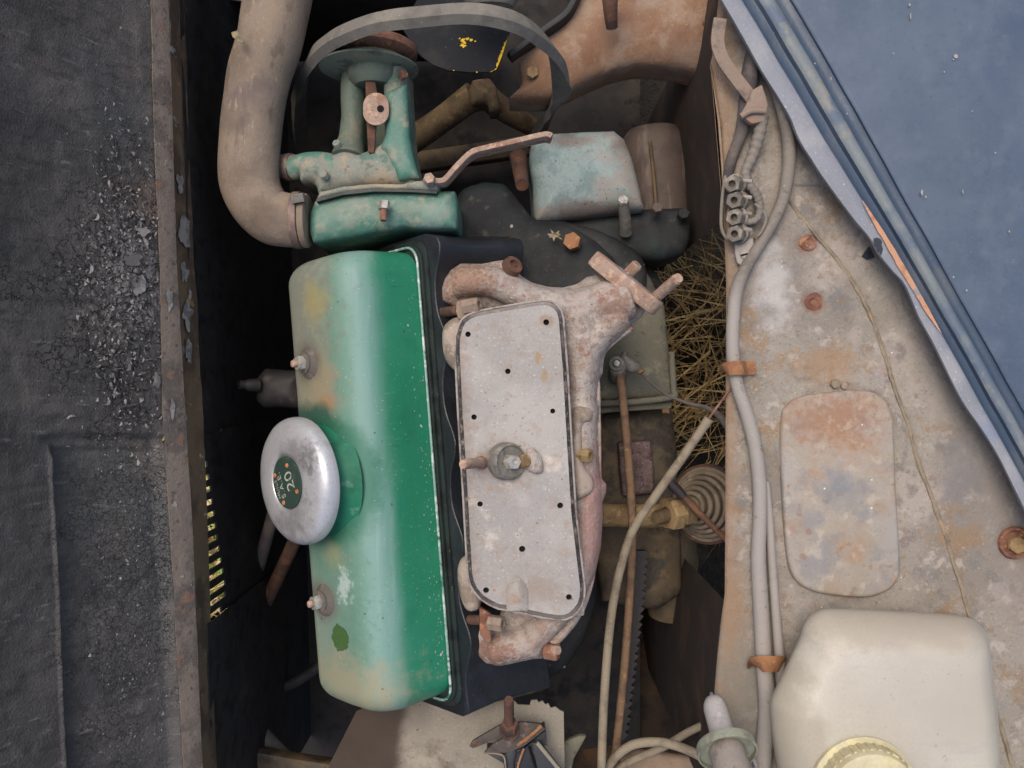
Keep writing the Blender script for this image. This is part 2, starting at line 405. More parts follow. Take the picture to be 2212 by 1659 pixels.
M_headblack = pmat('head_black', (28, 30, 33), [L((44, 46, 50), 16, .45, .65, .8), L((26, 28, 32), 30, .5, .6, .6, sd=4), L((124, 118, 110), 300, .11, .8, .7, k='v', sd=3)],
    rough=.36, bump=((90, .5), (500, .15)), dist=.0012, spec=.5)
M_dyn = pmat('dynamo_bluegrey', (142, 156, 152), [L((112, 132, 130), 34, .46, .62, .85), L((150, 142, 134), 14, .48, .60, .9, sd=2), L((112, 100, 92), 60, .3, 1.0, .9, k='s', c=P(1280, 455, -.14), rad=(u(150), u(40), .2), n=.5), L((130, 118, 108), 60, .3, 1.0, .8, k='s', c=P(1230, 300, -.14), rad=(u(90), u(28), .2), n=.6), L((124, 112, 104), 10, .56, .68, .9, sd=11), L((64, 66, 66), 330, .63, .66, .85), L((186, 184, 178), 400, .64, .69, .6, sd=4)],
    rough=.85, bump=((300, .5),), dist=.001)
M_dynbrown = pmat('dynamo_brown', (88, 75, 68), [L((122, 106, 94), 18, .5, .65, .8, st=(3, .5, 1)), L((70, 60, 56), 30, .5, .6, .6, sd=2)], rough=.7)
M_olive = pmat('olive_grey_tin', (112, 108, 92), [L((92, 92, 82), 20, .46, .62, .9), L((140, 132, 110), 50, .56, .66, .7, sd=2), L((80, 66, 50), 80, .6, .68, .7, sd=6), L((170, 164, 146), 500, .64, .69, .6)],
    rough=.75, bump=((300, .4), (40, .4)), dist=.001)
M_darkcast = pmat('dark_brown_casting', (82, 70, 54), [L((112, 92, 62), 18, .46, .64, .9), L((44, 40, 36), 26, .5, .62, .8, sd=3), L((104, 96, 86), 220, .62, .7, .5)], rough=.6, bump=((200, .5), (40, .6)), dist=.0016)
M_tan = pmat('tan_metal', (146, 122, 86), [L((116, 92, 62), 40, .46, .62, .9), L((176, 152, 110), 90, .56, .66, .7), L((90, 68, 48), 200, .6, .66, .7)], rough=.8)
M_armtan = pmat('arm_brown', (104, 86, 62), [L((80, 64, 46), 40, .46, .62, .9), L((130, 110, 80), 90, .56, .66, .7)], rough=.85)
M_manif = pmat('manifold_iron', (168, 158, 149), [L((176, 169, 162), 12, .42, .60, .8), L((164, 142, 127), 10, .52, .66, .7, sd=6), L((178, 161, 150), 36, .5, .64, .7, sd=16), L((146, 102, 84), 50, .60, .67, .8, sd=3), L((196, 184, 168), 30, .55, .66, .7, sd=9),
    L((128, 86, 70), 260, .62, .67, .75), L((146, 120, 106), 130, .50, .62, .6, sd=11), L((122, 96, 82), 60, .58, .68, .6, sd=27), L((216, 206, 192), 500, .64, .69, .6),
    L((128, 92, 74), 240, .2, 1.1, .9, k='s', c=P(1010, 610, -.03), rad=(u(85), u(75), .2), n=1.3, r=.95), L((168, 140, 120), 330, .2, .9, .6, k='s', c=P(1005, 612, -.03), rad=(u(80), u(70), .2), n=1.6, sd=6),
    L((166, 124, 114), 70, .4, 1.15, .7, k='s', c=P(1293, 1130, -.03), rad=(u(48), u(210), .2), n=.6),
    L((132, 94, 76), 200, .3, 1.0, .85, k='s', c=P(1062, 1415, -.03), rad=(u(75), u(45), .2), n=1.2, sd=3),
    L((140, 106, 88), 170, .3, 1.0, .7, k='s', c=P(1325, 665, -.02), rad=(u(50), u(42), .2), n=1.6, sd=8),
    L((110, 76, 64), 150, .15, .84, .8, k='v', sd=4), L((230, 222, 210), 240, .12, .86, .8, k='v', sd=14)],
    rough=.92, bump=((300, 1.0), (90, .5), (800, .6)), dist=.0017)
M_manif2 = pmat('manifold_grey', (164, 148, 134), [L((126, 112, 98), 40, .48, .6, .85), L((196, 186, 172), 300, .62, .67, .7)], rough=.75, bump=((200, .7),), dist=.0015)
cp = P(1120, 1000, 0)
M_plate = pmat('plate_zinc', (152, 147, 141), [L((168, 163, 156), 9, .4, .62, .8), L((144, 141, 138), 14, .5, .66, .7, sd=5), L((206, 192, 178), 20, .56, .66, .6, sd=2),
    L((150, 118, 98), 60, .10, .86, .8, k='v', sd=2), L((134, 96, 74), 130, .16, .86, .8, k='v', sd=7), L((92, 78, 74), 200, .14, .9, .8, k='v', sd=5), L((156, 130, 104), 34, .655, .70, .7, sd=13),
    L((112, 114, 128), 60, .66, .71, .6, sd=8, st=(1, .7, 1)), L((142, 122, 108), 90, .64, .69, .6, sd=18), L((120, 84, 66), 260, .15, .9, .8, k='v', sd=17), L((226, 222, 214), 420, .62, .68, .5), L((222, 216, 204), 150, .10, .95, .8, k='v', sd=9), L((124, 102, 86), 90, .1, 1.1, .6, k='s', c=P(1046, 1000, 0), rad=(u(34), u(36), .1), n=1.3), L((126, 110, 98), 90, .2, 1.1, .6, k='s', c=P(1105, 1000, 0), rad=(u(72), u(60), .1), n=1.0, sd=3), L((136, 118, 104), 60, .0, 1.1, .55, k='s', c=P(1150, 1270, 0), rad=(u(110), u(60), .1), n=1.4, sd=4), L((132, 112, 98), 150, .010, -.006, .6, k='p', c=P(1012, 1000, 0), rad=(.997, .05, 0), n=.012),
    L((146, 122, 104), 70, .52, .66, .35, sd=44), L((138, 112, 92), 300, .6, .66, .6, sd=46), L((150, 126, 90), 90, .6, .9, .8, k='s', c=P(1161, 775, 0), rad=(u(7), u(20), .1), n=.3), L((150, 126, 90), 90, .6, .9, .7, k='s', c=P(1176, 812, 0), rad=(u(9), u(20), .1), n=.3),
    L((140, 112, 90), 120, .5, .9, .6, k='s', c=P(1180, 692, 0), rad=(u(22), u(20), .1), n=.5)],
    rough=.72, bump=((500, .25), (40, .4)), dist=.0007)
M_seal = pmat('edge_seal', (58, 55, 56), [L((108, 100, 94), 40, .48, .62, .85), L((152, 140, 128), 120, .54, .64, .8), L((160, 152, 146), 60, 0, .03, .8, k='p', c=P(1100, 712, 0), rad=(0, 1, 0), n=.012), L((150, 138, 126), 60, 0, -.03, .8, k='p', c=P(1100, 1268, 0), rad=(0, 1, 0), n=.02), L((132, 112, 96), 260, .56, .64, .8, sd=3), L((196, 186, 174), 420, .62, .66, .7, sd=5)], rough=.7, bump=((300, .5),))
M_lipgrey = pmat('pale_lip', (160, 150, 144), [L((120, 108, 100), 60, .5, .62)], rough=.7)
M_badge = pmat('badge_green', (46, 66, 58), [L((70, 82, 74), 60, .5, .64, .7)], rough=.55)
M_letter = pmat('letter_cream', (176, 178, 160), [L((120, 124, 112), 220, .5, .62, .8)], rough=.6)
M_copper = pmat('orange_dot', (206, 132, 84), [L((166, 98, 62), 200, .5, .6)], rough=.6)
M_nut = pmat('zinc_nut', (196, 190, 180), [L((140, 130, 118), 150, .5, .6, .8), L((226, 224, 214), 300, .58, .64, .6)], rough=.45, metal=.5)
M_greynut = pmat('grey_nut', (120, 116, 108), [L((150, 142, 128), 90, .5, .62, .8), L((92, 84, 76), 140, .56, .64, .7)], rough=.7, metal=.2)
M_rubber = pmat('rubber_washer', (96, 90, 84), [L((120, 112, 102), 60, .5, .62, .8)], rough=.85)
M_gasket = pmat('gasket_dark', (34, 44, 40), [L((22, 26, 26), 40, .5, .6), L((104, 100, 84), 160, .645, .69, .6, st=(1, .4, 1))], rough=.5)
M_wing = pmat('wing_panel', (150, 142, 130), [L((128, 120, 111), 9, .42, .6, .8), L((166, 154, 144), 16, .5, .64, .7, sd=3), L((142, 116, 88), 22, .56, .66, .75, sd=6), L((112, 110, 108), 30, .58, .68, .65, sd=9),
    L((148, 138, 128), 5, .5, .6, .6, sd=1), L((132, 112, 92), 70, .55, .66, .6, sd=21), L((120, 110, 104), 46, .56, .68, .7, sd=31), L((178, 168, 158), 60, .56, .68, .65, sd=33), L((110, 97, 86), 330, .58, .68, .6), L((186, 176, 166), 420, .60, .70, .5), L((222, 216, 208), 130, .10, .92, .8, k='v', sd=4), L((94, 82, 74), 170, .12, .90, .65, k='v', sd=8),
    L((132, 100, 76), 110, .13, .90, .6, k='v', sd=18), L((126, 128, 134), 18, .58, .72, .5, sd=41),
    L((142, 112, 84), 110, .008, -.008, .65, k='p', c=P(1588, 900, -.06), rad=(1, 0, 0), n=.012), L((200, 196, 192), 40, .0, 1.1, .55, k='s', c=P(1670, 620, -.06), rad=(u(70), u(120), .3), n=1.3),
    L((138, 130, 124), 22, .01, .05, .5, k='p', c=P(1905, 750, -.06), rad=(.94, .34, 0), n=.03),
    L((130, 84, 62), 90, .3, 1.0, .85, k='s', c=P(1745, 527, -.06), rad=(u(34), u(32), .3), n=.5), L((130, 84, 62), 90, .3, 1.0, .85, k='s', c=P(1757, 654, -.06), rad=(u(36), u(34), .3), n=.5, sd=4),
    L((152, 118, 84), 90, .1, 1.1, .6, k='s', c=P(1780, 790, -.06), rad=(u(130), u(60), .3), n=1.3, sd=5), L((146, 118, 90), 90, .2, 1.1, .55, k='s', c=P(1585, 1330, -.06), rad=(u(40), u(200), .3), n=1.3, sd=7),
    L((124, 117, 106), 70, .2, 1.1, .75, k='s', c=P(1600, 1540, -.06), rad=(u(120), u(230), .3), n=1.0, sd=11), L((118, 116, 116), 60, .2, 1.0, .6, k='s', c=P(2080, 1010, -.06), rad=(u(90), u(120), .3), n=1.2, sd=3)],
    rough=.92, bump=((220, .8), (700, .6), (40, .5)), dist=.0013)
M_cover2 = pmat('access_cover_paint', (154, 144, 131), [L((156, 151, 146), 10, .42, .6, .7), L((126, 126, 128), 34, .50, .64, .65, sd=9), L((156, 124, 96), 20, .48, .66, .7, sd=6), L((138, 106, 82), 50, .6, .67, .6, sd=2),
    L((160, 124, 96), 60, .0, 1.3, .75, k='s', c=P(1810, 905, -.04), rad=(u(140), u(85), .3), n=1.1), L((136, 100, 78), 160, .2, 1.0, .5, k='s', c=P(1810, 905, -.04), rad=(u(140), u(75), .3), n=1.8, sd=9), L((184, 172, 154), 60, .54, .68, .5, sd=4),
    L((116, 119, 124), 60, .2, 1.1, .65, k='s', c=P(1825, 1060, -.04), rad=(u(75), u(60), .3), n=.8, sd=2), L((130, 116, 104), 330, .6, .66, .5), L((226, 220, 210), 110, .09, .9, .8, k='v', sd=5)],
    rough=.85, bump=((240, .5), (700, .4)), dist=.001)
M_seam = pmat('seam_sealer', (144, 130, 110), [L((122, 108, 92), 50, .45, .6, .85), L((166, 142, 104), 40, .58, .66, .7, sd=3)], rough=.9, bump=((200, 1),), dist=.0015)
M_blue = pmat('blue_paint', (70, 84, 102), [L((86, 98, 114), 5, .36, .68, .8), L((58, 74, 96), 8, .46, .68, .6, sd=5), L((92, 102, 116), 60, .5, .72, .4, sd=2), L((134, 138, 146), 800, .66, .72, .4), L((60, 76, 100), 160, .56, .70, .4, sd=8),
    L((104, 114, 128), 22, .50, .76, .4, st=(1, .7, 1), sd=22), L((148, 152, 160), 420, .68, .72, .5, sd=12), L((196, 196, 196), 90, .05, .90, .8, k='v', sd=6)], rough=.5, bump=((600, .12), (20, .2)), dist=.0006, rv=.08)
M_bluepale = pmat('pale_blue_edge', (128, 130, 137), [L((148, 147, 149), 18, .45, .64, .8), L((112, 124, 148), 24, .56, .68, .6, sd=5), L((134, 126, 124), 40, .6, .7, .6, sd=2), L((206, 204, 206), 300, .64, .69, .6)], rough=.6)
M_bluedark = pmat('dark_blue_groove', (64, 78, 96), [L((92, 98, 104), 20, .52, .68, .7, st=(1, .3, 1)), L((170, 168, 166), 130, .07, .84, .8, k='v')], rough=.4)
M_bluegrey = pmat('dusty_blue_bead', (116, 122, 124), [L((84, 98, 116), 16, .46, .6, .8), L((140, 136, 126), 40, .55, .66, .7, sd=3)], rough=.6)
M_orange = pmat('bare_orange_rust', (184, 138, 108), [L((150, 104, 78), 60, .5, .62, .8), L((128, 128, 132), 60, .54, .62, .85, sd=2)], rough=.8)
M_pipe = pmat('grey_loom', (126, 118, 108), [L((106, 98, 90), 30, .46, .62, .8), L((146, 136, 126), 60, .56, .68, .6), L((76, 74, 80), 26, .64, .70, .8, sd=6), L((160, 152, 145), 40, .02, -.03, .75, k='p', c=P(1600, 610, -.05), rad=(0, 1, 0), n=.02), L((96, 88, 80), 90, .60, .70, .6, sd=12), L((178, 170, 162), 300, .62, .70, .5, sd=15)], rough=.8, bump=((300, .4), (60, .5)), dist=.001)
M_pipedark = pmat('dark_loom', (92, 84, 80), [L((118, 104, 92), 30, .5, .64, .8), L((60, 58, 62), 24, .52, .64, .7, sd=3)], rough=.85)
M_union = pmat('union_grey', (112, 104, 94), [L((156, 146, 132), 60, .5, .62, .8), L((92, 86, 80), 80, .54, .64, .8, sd=3)], rough=.8, bump=((400, .5),))
M_tab = pmat('tab_pale', (158, 149, 139), [L((140, 128, 116), 60, .52, .64)], rough=.75)
M_clip = pmat('clip_orange', (150, 106, 72), [L((128, 86, 60), 60, .48, .6, .8), L((176, 132, 92), 200, .58, .66, .7)], rough=.85)
M_bottle = pmat('bottle_plastic', (192, 187, 172), [L((178, 171, 160), 7, .42, .64, .8), L((196, 191, 170), 7, .4, .75, .5, sd=4), L((184, 174, 162), 16, .45, .75, .35, sd=24), L((176, 166, 160), 12, .56, .70, .6, sd=7, st=(1, 3, 1)), L((168, 158, 150), 120, .62, .72, .4), L((150, 138, 128), 300, .66, .71, .5), L((168, 159, 145), 8, .35, .75, .5, sd=34), L((132, 122, 110), 200, .64, .72, .5, sd=5), L((150, 138, 122), 40, .01, -.012, .5, k='p', c=P(1740, 1500, 0), rad=(.9, .3, 0), n=.03), L((156, 142, 126), 30, -.006, .012, .5, k='p', c=P(1900, 1385, 0), rad=(0, 1, 0), n=.02), L((120, 108, 96), 90, .14, .88, .5, k='v', sd=3)],  # top band darkened to paint the shade under the rim; left side darker
    rough=.48, bump=((30, .3), (400, .1)), dist=.001, spec=.4)
M_cap = pmat('cap_yellow', (192, 183, 150), [L((178, 166, 130), 30, .48, .62, .8), L((206, 194, 146), 50, .56, .66, .7)], rough=.5)
M_glass = pmat('dusty_bulb_glass', (172, 166, 163), [L((150, 142, 140), 30, .48, .62, .7), L((120, 112, 116), 90, .62, .68, .6), L((196, 190, 192), 60, .58, .68, .6, sd=3)], rough=.4, spec=.5)
M_collar = pmat('bulb_collar', (156, 158, 140), [L((128, 124, 112), 50, .5, .62, .8), L((184, 186, 166), 80, .56, .66, .7)], rough=.6, metal=.3)
M_bulbbase = pmat('bulb_base', (148, 138, 130), [L((122, 108, 102), 50, .5, .62, .8)], rough=.6)
M_cable = pmat('cable_tan', (138, 126, 106), [L((112, 100, 84), 60, .48, .62, .8)], rough=.85)
M_cablebrown = pmat('cable_brown', (124, 98, 74), [L((96, 74, 58), 60, .48, .62, .8), L((158, 128, 96), 160, .58, .66, .6)], rough=.85)
M_tin = pmat('tin_plate', (138, 130, 116), [L((122, 112, 100), 12, .44, .62, .8), L((160, 150, 132), 24, .54, .66, .7, sd=3), L((92, 76, 62), 200, .62, .68, .8), L((184, 176, 160), 420, .64, .69, .6), L((96, 82, 70), 14, .6, .7, .7, sd=8), L((62, 50, 42), 30, .006, -.012, .95, k='p', c=P(878, 1590, -.1), rad=(.97, -.1, 0), n=.012)],
    rough=.85, bump=((300, .5), (60, .4)), dist=.001)
M_tinbrown = pmat('tin_brown', (98, 78, 62), [L((120, 98, 78), 20, .46, .62, .8)], rough=.85)
M_gaiter = pmat('gaiter_rubber', (128, 114, 98), [L((100, 88, 74), 40, .46, .62, .8), L((156, 140, 120), 60, .56, .66, .7)], rough=.85)
M_hole = pmat('bare_black', (16, 15, 16), rough=.9)
M_leaf = pmat('dry_leaf', (150, 138, 108), [L((110, 92, 70), 200, .5, .6)], rough=.85)
M_greyrubber = pmat('grey_rubber', (92, 90, 88), [L((70, 68, 68), 30, .5, .62)], rough=.7)
M_darkrubber = pmat('perished_rubber', (48, 44, 44), [L((76, 68, 64), 50, .54, .66, .8)], rough=.6)

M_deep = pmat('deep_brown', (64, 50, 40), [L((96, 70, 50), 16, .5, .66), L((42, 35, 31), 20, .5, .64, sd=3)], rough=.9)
M_shade_skirt = pmat('shade_skirt_black', (48, 38, 32), [L((70, 52, 40), 20, .45, .7)], rough=.9)
M_blackout = pmat('blackout_sheet', (42, 38, 35), [L((60, 52, 44), 14, .5, .66), L((30, 28, 27), 24, .5, .6, sd=4)], rough=.9)
bb_ = M_bottle.node_tree.nodes['Principled BSDF']; bb_.inputs['Subsurface Weight'].default_value = .35; bb_.inputs['Subsurface Radius'].default_value = (.03, .024, .016); bb_.inputs['Subsurface Scale'].default_value = .6
# ------------------------------------------------------------------ ground, grass
def gz(x, y): return -.62 + .02 * mnoise.noise(Vector((x * 4, y * 4, 0)))
b = B().grid(lambda a, c: Vector((lambda X, Y: (X, Y, gz(X, Y)))((a - .5) * (a - .5) * 4 * (1 if a > .5 else -1) * 60, (c - .5) * (c - .5) * 4 * (1 if c > .5 else -1) * 60)), 120, 120)
g = mk('ground', b, M_soil, loc=(0, 0, -.62)); g['kind'] = 'structure'
def blades(n, fx, fy, zr, hr, lean, wd=.0016, ang=None):
    q = B()
    for i in range(n):
        x, y = random.uniform(*fx), random.uniform(*fy); z = gz(x, y)
        h = random.uniform(*hr); a = random.uniform(0, 6.28) if ang is None else random.gauss(*ang); ln = random.uniform(*lean) * h
        dx, dy = math.cos(a) * ln, math.sin(a) * ln; w2 = random.choice((.5, .7, 1, 1.2, 2.0)) * wd; px, py = -math.sin(a) * w2, math.cos(a) * w2
        v = [(x - px, y - py, z), (x + px, y + py, z), (x + dx * .35 + px * .8, y + dy * .35 + py * .8, z + h * .6), (x + dx * .35 - px * .8, y + dy * .35 - py * .8, z + h * .6), (x + dx, y + dy, z + h * random.uniform(.75, 1))]
        q.add(v, [(0, 1, 2, 3), (3, 2, 4)])
    return q
gr = mk('dry_grass', blades(560, (.235, .52), (-.10, .20), None, (.08, .40), (.3, .85), .00105, (3.2, .75)), M_straw, loc=(.4, 0, -.6))
tag(gr, 'tangled dry straw grass growing under the car beside the wing edge', 'grass', kind='stuff')
gr2 = mk('lawn_grass', blades(5000, (-.95, -.31), (-.75, .1), None, (.04, .12), (.3, 1.2), .004), M_lawn, loc=(-.6, 0, -.6))
tag(gr2, 'pale straw lawn seen through the grille slots', 'grass', kind='stuff')
gr3 = mk('green_grass', blades(900, (-.95, -.31), (-.75, .0), None, (.06, .15), (.3, 1.2), .005), M_green_blade, loc=(-.6, 0, -.6))
tag(gr3, 'fresh green blades in the straw outside the grille slots', 'grass', kind='stuff')

# ------------------------------------------------------------------ raised bonnet on the left
def xrim(y): return float(np.interp(y, [-200, 0, 200, 553, 853, 1106, 1659, 1800], [355, 362, 370, 380, 397, 413, 437, 443]))
def xinn(y): return float(np.interp(y, [-200, 0, 250, 553, 900, 970, 1659, 1800], [322, 326, 332, 345, 352, 357, 397, 405]))
def xlip(y): return float(np.interp(y, [-200, 0, 267, 553, 853, 1106, 1659, 1800], [388, 395, 405, 417, 435, 445, 467, 473]))
bon = thing('bonnet', 'raised black bonnet with a crumbling underside and rusty edge along the engine bay', 'bonnet', P(400, 830, 0))
PX0 = -90
def bz(x, y): return .165 * max(0.0, (xrim(y) - x) / (xrim(y) - PX0)) ** 1.0
def bonnet_pt(a, c):
    y = -140 + c * 1940; x1 = xinn(y) + 2; x = PX0 + (x1 - PX0) * a; z = bz(x, y); p = P(x, y, z)
    n = Vector((.9, 0, .43)); h = 0.0
    h += min(1, (x1 - x) / 25) * .0035 * mnoise.noise(p * 9) + .0006 * mnoise.noise(Vector((p.x * 40, p.y * 25, p.z * 25))) + .0009 * mnoise.noise(Vector((p.x * 130, p.y * 90, p.z * 60)))
    # pressed rectangle low on the panel
    def sm(t): t = max(0, min(1, t)); return t * t * (3 - 2 * t)
    xr = 112 + (y - 960) * .04
    ins = sm((y - 950) / 26) * sm((x - xr + 6) / 20)
    ins *= sm((x1 - x) / 26)
    h -= .006 * ins
    h += .0022 * sm(1 - abs(x - x1 + 6) / 9) * sm((y - 955) / 30)
    h += .0035 * sm(1 - abs(x - xr - 2) / 10) * sm((y - 965) / 30) - .004 * sm(1 - abs(y - 950) / 16) * sm((x - 80) / 40)
    # creases near the flaking zone
    fz = math.exp(-((x - 265) / 70) ** 2 - ((y - 640) / 260) ** 2)
    h += fz * .0022 * abs(mnoise.noise(Vector((p.x * 170, p.y * 170, p.z * 170)))) * 1.6
    return p + n * h
mk('lining_panel', B().grid(bonnet_pt, 200, 420), M_lining, bon, ang=80)
def rim_pt(a, c):
    y = -140 + c * 1940; x = xinn(y) + (xrim(y) - xinn(y)) * a; p = P(x, y, bz(x, y) + .0022 - .0015 * a ** 4)
    return p + Vector((0, 0, nz(p, 30, .0012) + nz(p, 160, .0006)))
mk('rim_strip', B().grid(rim_pt, 8, 260), M_rim, bon, solid=.0014)
def lip_pt(a, c):
    y = -140 + c * 1940; x = xrim(y) + (xlip(y) - xrim(y)) * a; p = P(x, y, -.0006 - .031 * a)
    return p + Vector((nz(p, 14, .0012) + nz(p, 80, .0005), 0, 0))
mk('folded_lip', B().grid(lip_pt, 8, 200), M_lip, bon, solid=.0016)
fl = B()
for i in range(1900):
    if i < 1300: x, y = random.gauss(262, 44), random.gauss(640, 190)
    else: x, y = random.gauss(290, 50), random.uniform(960, 1640)
    if x > xinn(y) - 4 or x < 20: continue
    s = (random.uniform(1.0, 4.2) if i < 1300 else random.uniform(.8, 2.2)) * (1.0 if random.random() < .9 else 1.9)
    z = bz(x, y); c = P(x, y, z) + Vector((.9, 0, .43)) * .0028; k = random.randint(4, 7)
    t1 = Vector((0, 1, 0)); t2 = Vector((-.43, 0, .9)); tl = Vector((.9, 0, .43)) * random.uniform(.1, .9)
    a0 = random.uniform(0, 6.28); kk = 5; v = []; ln = u(s, z) * random.uniform(.8, 1.7); wd_ = u(s, z) * random.uniform(.5, 1.15); bend = random.uniform(-.9, .9); nn = Vector((.9, 0, .43))
    dx_ = t1 * math.cos(a0) + t2 * math.sin(a0); dy_ = t2 * math.cos(a0) - t1 * math.sin(a0); lift = wd_ * random.uniform(.3, 1.3)
    for q in range(kk):
        t = q / (kk - 1) - .5; v.append(c + dx_ * ln * 2 * t + dy_ * bend * ln * (t * t * 3))
    for q in range(kk):
        t = q / (kk - 1) - .5; f_ = math.cos(t * 2.4) * random.uniform(.7, 1.2); v.append(c + dx_ * ln * 1.8 * t + dy_ * (bend * ln * (t * t * 3) + wd_ * f_) + nn * lift * f_)
    fl.add(v, [(q, q + 1, kk + q + 1, kk + q) for q in range(kk - 1)])
o = mk('paint_flakes', fl, M_flake, bon, ang=20); o['kind'] = 'stuff'
# larger bare patches of lifted paint along the rim
pp = B()
for (x, y, sx, sy) in [(392, 505, 16, 34), (386, 395, 9, 24), (394, 590, 10, 26), (400, 680, 13, 30), (404, 760, 8, 30), (300, 500, 16, 12), (276, 560, 20, 13), (330, 820, 9, 22), (360, 650, 8, 30), (295, 620, 14, 20), (366, 880, 7, 26)]:
    on_lip = x > xrim(y); k = 26; v = []; bq = blob(k, x * .37 + y * .11, .4, 1.3)
    for q in range(k):
        t = 6.283 * q / k; rr = bq[q]; xx, yy = x + sx * math.cos(t) * rr, y + sy * math.sin(t) * rr
        if on_lip: xx = max(xrim(yy) + 2, min(xlip(yy) - 2, xx)); z = -.0006 - .031 * (xx - xrim(yy)) / (xlip(yy) - xrim(yy)); v.append(P(xx, yy, z) + Vector((.0022, 0, .0012)))
        else: v.append(P(xx, yy, bz(xx, yy)) + Vector((.9, 0, .43)) * .0042)
    pp.add(v, [tuple(range(k))])
o = mk('bare_patches', pp, M_flake, bon); o['kind'] = 'stuff'

# ------------------------------------------------------------------ grille under the bonnet edge
gri = thing('grille', 'black front grille panel with narrow upright slots of daylight below the bonnet edge', 'grille', P(450, 1150, -.1))
def gx(Y): return float(np.interp(Y, [-.36, .36], [-.2765, -.3075])) - .0004
tips = [(439, 948), (442, 976), (447, 1003), (452, 1030), (455, 1056), (459, 1083), (463, 1109), (466, 1135), (469, 1160), (474, 1185), (478, 1210), (482, 1233), (486, 1259), (486, 1284), (477, 1317)]
sl = []
for (x, y) in tips:
    X = -.284
    for _ in range(4):
        dz = X / ((x - 1106) * K); Y = (829.5 - y) * K * dz; X = gx(Y)
    sl.append((Y, D - dz - .004))
HW = .0027
def gbox(y0, y1, z0, z1, th=.0012):
    yc = (y0 + y1) / 2; e = Vector((gx(y1) - gx(y0), y1 - y0, 0)) / 2
    return B().box((gx(yc) - th, yc, (z0 + z1) / 2), (th / 2, 0, 0), e, (0, 0, (z1 - z0) / 2))
mk('panel', gbox(sl[0][0] + HW, .48, -.5, -.02), M_blackpaint, gri)
mk('panel', gbox(-.48, sl[-1][0] - HW, -.5, -.02), M_blackpaint, gri)
zt = -.09
mk('lower_panel', gbox(sl[-1][0] - HW - .004, sl[0][0] + HW + .004, -.5, zt, .002), M_blackpaint, gri)
for i in range(len(sl) - 1):
    (ya, za), (yb, zb) = sl[i], sl[i + 1]
    mk('bar', gbox(yb + HW, ya - HW, zt + .0002, -.02), M_blackpaint, gri)
for (Y, z) in sl:
    if z - zt > .001: mk('slot_end', gbox(Y - HW - .001, Y + HW + .001, zt + .0002, z, .0017), M_blackpaint, gri)
tag(mk('blackout', B().prism([(-.31, -.75, -.40), (.175, -.75, -.40), (.175, .60, -.40), (-.315, .60, -.40)], .003), M_blackout, loc=(0, 0, -.4)),  # sheet added to keep the bottom of the gaps black
    'added dark undertray sheet at the very bottom of the engine bay', 'blackout')

# ------------------------------------------------------------------ radiator hose
ho = thing('radiator_hose', 'thick tan rubber hose bending into the green water pump', 'hose', P(560, 250, -.05))
hp = [P(612, -90, -.03), P(604, -20, -.03), P(584, 80, -.035), P(561, 167, -.045), P(544, 260, -.05), P(537, 340, -.052), P(541, 398, -.054), P(560, 440, -.055), P(594, 468, -.056), P(652, 476, -.056)]
hb = B().tube(hp, [u(70, -.03), u(71, -.03), u(68, -.04), u(67, -.045), u(65, -.05), u(65, -.05), u(64, -.05), u(62, -.05), u(60, -.05), u(56, -.05)], seg=40, sm=10).jitter(22, .0016)
mk('hose_body', hb, M_hose, ho)
mk('clamp_band', B().tube([P(636, 476, -.056), P(652, 476, -.056)], u(61, -.056), seg=36, sm=0), M_clamp, ho, bev=.0008)
mk('hose_end', B().tube([P(652, 477, -.056), P(668, 477, -.056)], u(58, -.056), seg=36, sm=0), M_hose, ho, bev=.002)
mk('clamp_screw', B().box(P(644, 428, -.03), (.006, .001, 0), (-.0008, .004, .001), (0, -.001, .004)), M_greynut, ho, bev=.001)
sb = thing('bypass_hose', 'short dusty brown hose stub behind the thick tan hose', 'hose', P(620, 362, -.07))
mk('hose_body', B().tube([P(560, 372, -.085), P(600, 362, -.075), P(650, 362, -.07)], u(27, -.07), seg=24), M_hose, sb)
mk('clamp_band', B().tube([P(620, 362, -.0725), P(632, 362, -.071)], u(30, -.07), seg=24, sm=0), M_clamp, sb, bev=.0006)
tag(mk('dead_leaf', B().add([P(500, 70, -.0), P(512, 66, .003), P(525, 88, .0), P(528, 95, .002), P(515, 90, .004), P(503, 80, .001)], [(0, 1, 4, 5), (1, 2, 3, 4)]), M_leaf, solid=.0006),
    'small pale crumpled leaf caught on the tan hose edge', 'leaf')

# ------------------------------------------------------------------ water pump with pulley
ZP = -.06
pu = thing('water_pump', 'green cast water pump with two legs and a dusty bolted flange', 'water pump', P(810, 350, ZP))
cast('lower_housing', [(682, 434), (742, 417), (809, 410), (890, 411), (942, 415), (985, 412), (990, 455), (989, 498), (930, 498), (875, 492), (800, 506), (729, 521), (677, 527), (668, 500), (670, 460)], -.055, .10, .012, .018, M_pump, pu, n=0)
cast('pump_body', [(644, 356), (664, 337), (700, 329), (726, 334), (745, 318), (760, 325), (776, 334), (800, 326), (826, 311), (831, 292), (829, 200), (828, 132), (878, 132), (881, 200), (888, 300), (897, 350), (906, 386), (900, 405), (809, 402), (742, 410), (690, 424), (682, 396), (650, 396)], -.058, .06, .013, .016, M_pumpdust, pu, n=0, vox=.002)
cast('pump_leg', [(880, 180), (886, 300), (897, 352), (908, 386), (862, 392), (848, 360), (832, 330), (820, 320), (833, 292), (832, 200)], -.047, .04, .006, .01, M_pump, pu, n=0, vox=.002)
cast('pump_leg', [(738, 128), (789, 128), (790, 230), (788, 320), (732, 330), (738, 290), (736, 200)], -.072, .03, .014, .013, M_leg, pu, n=0, vox=.002)
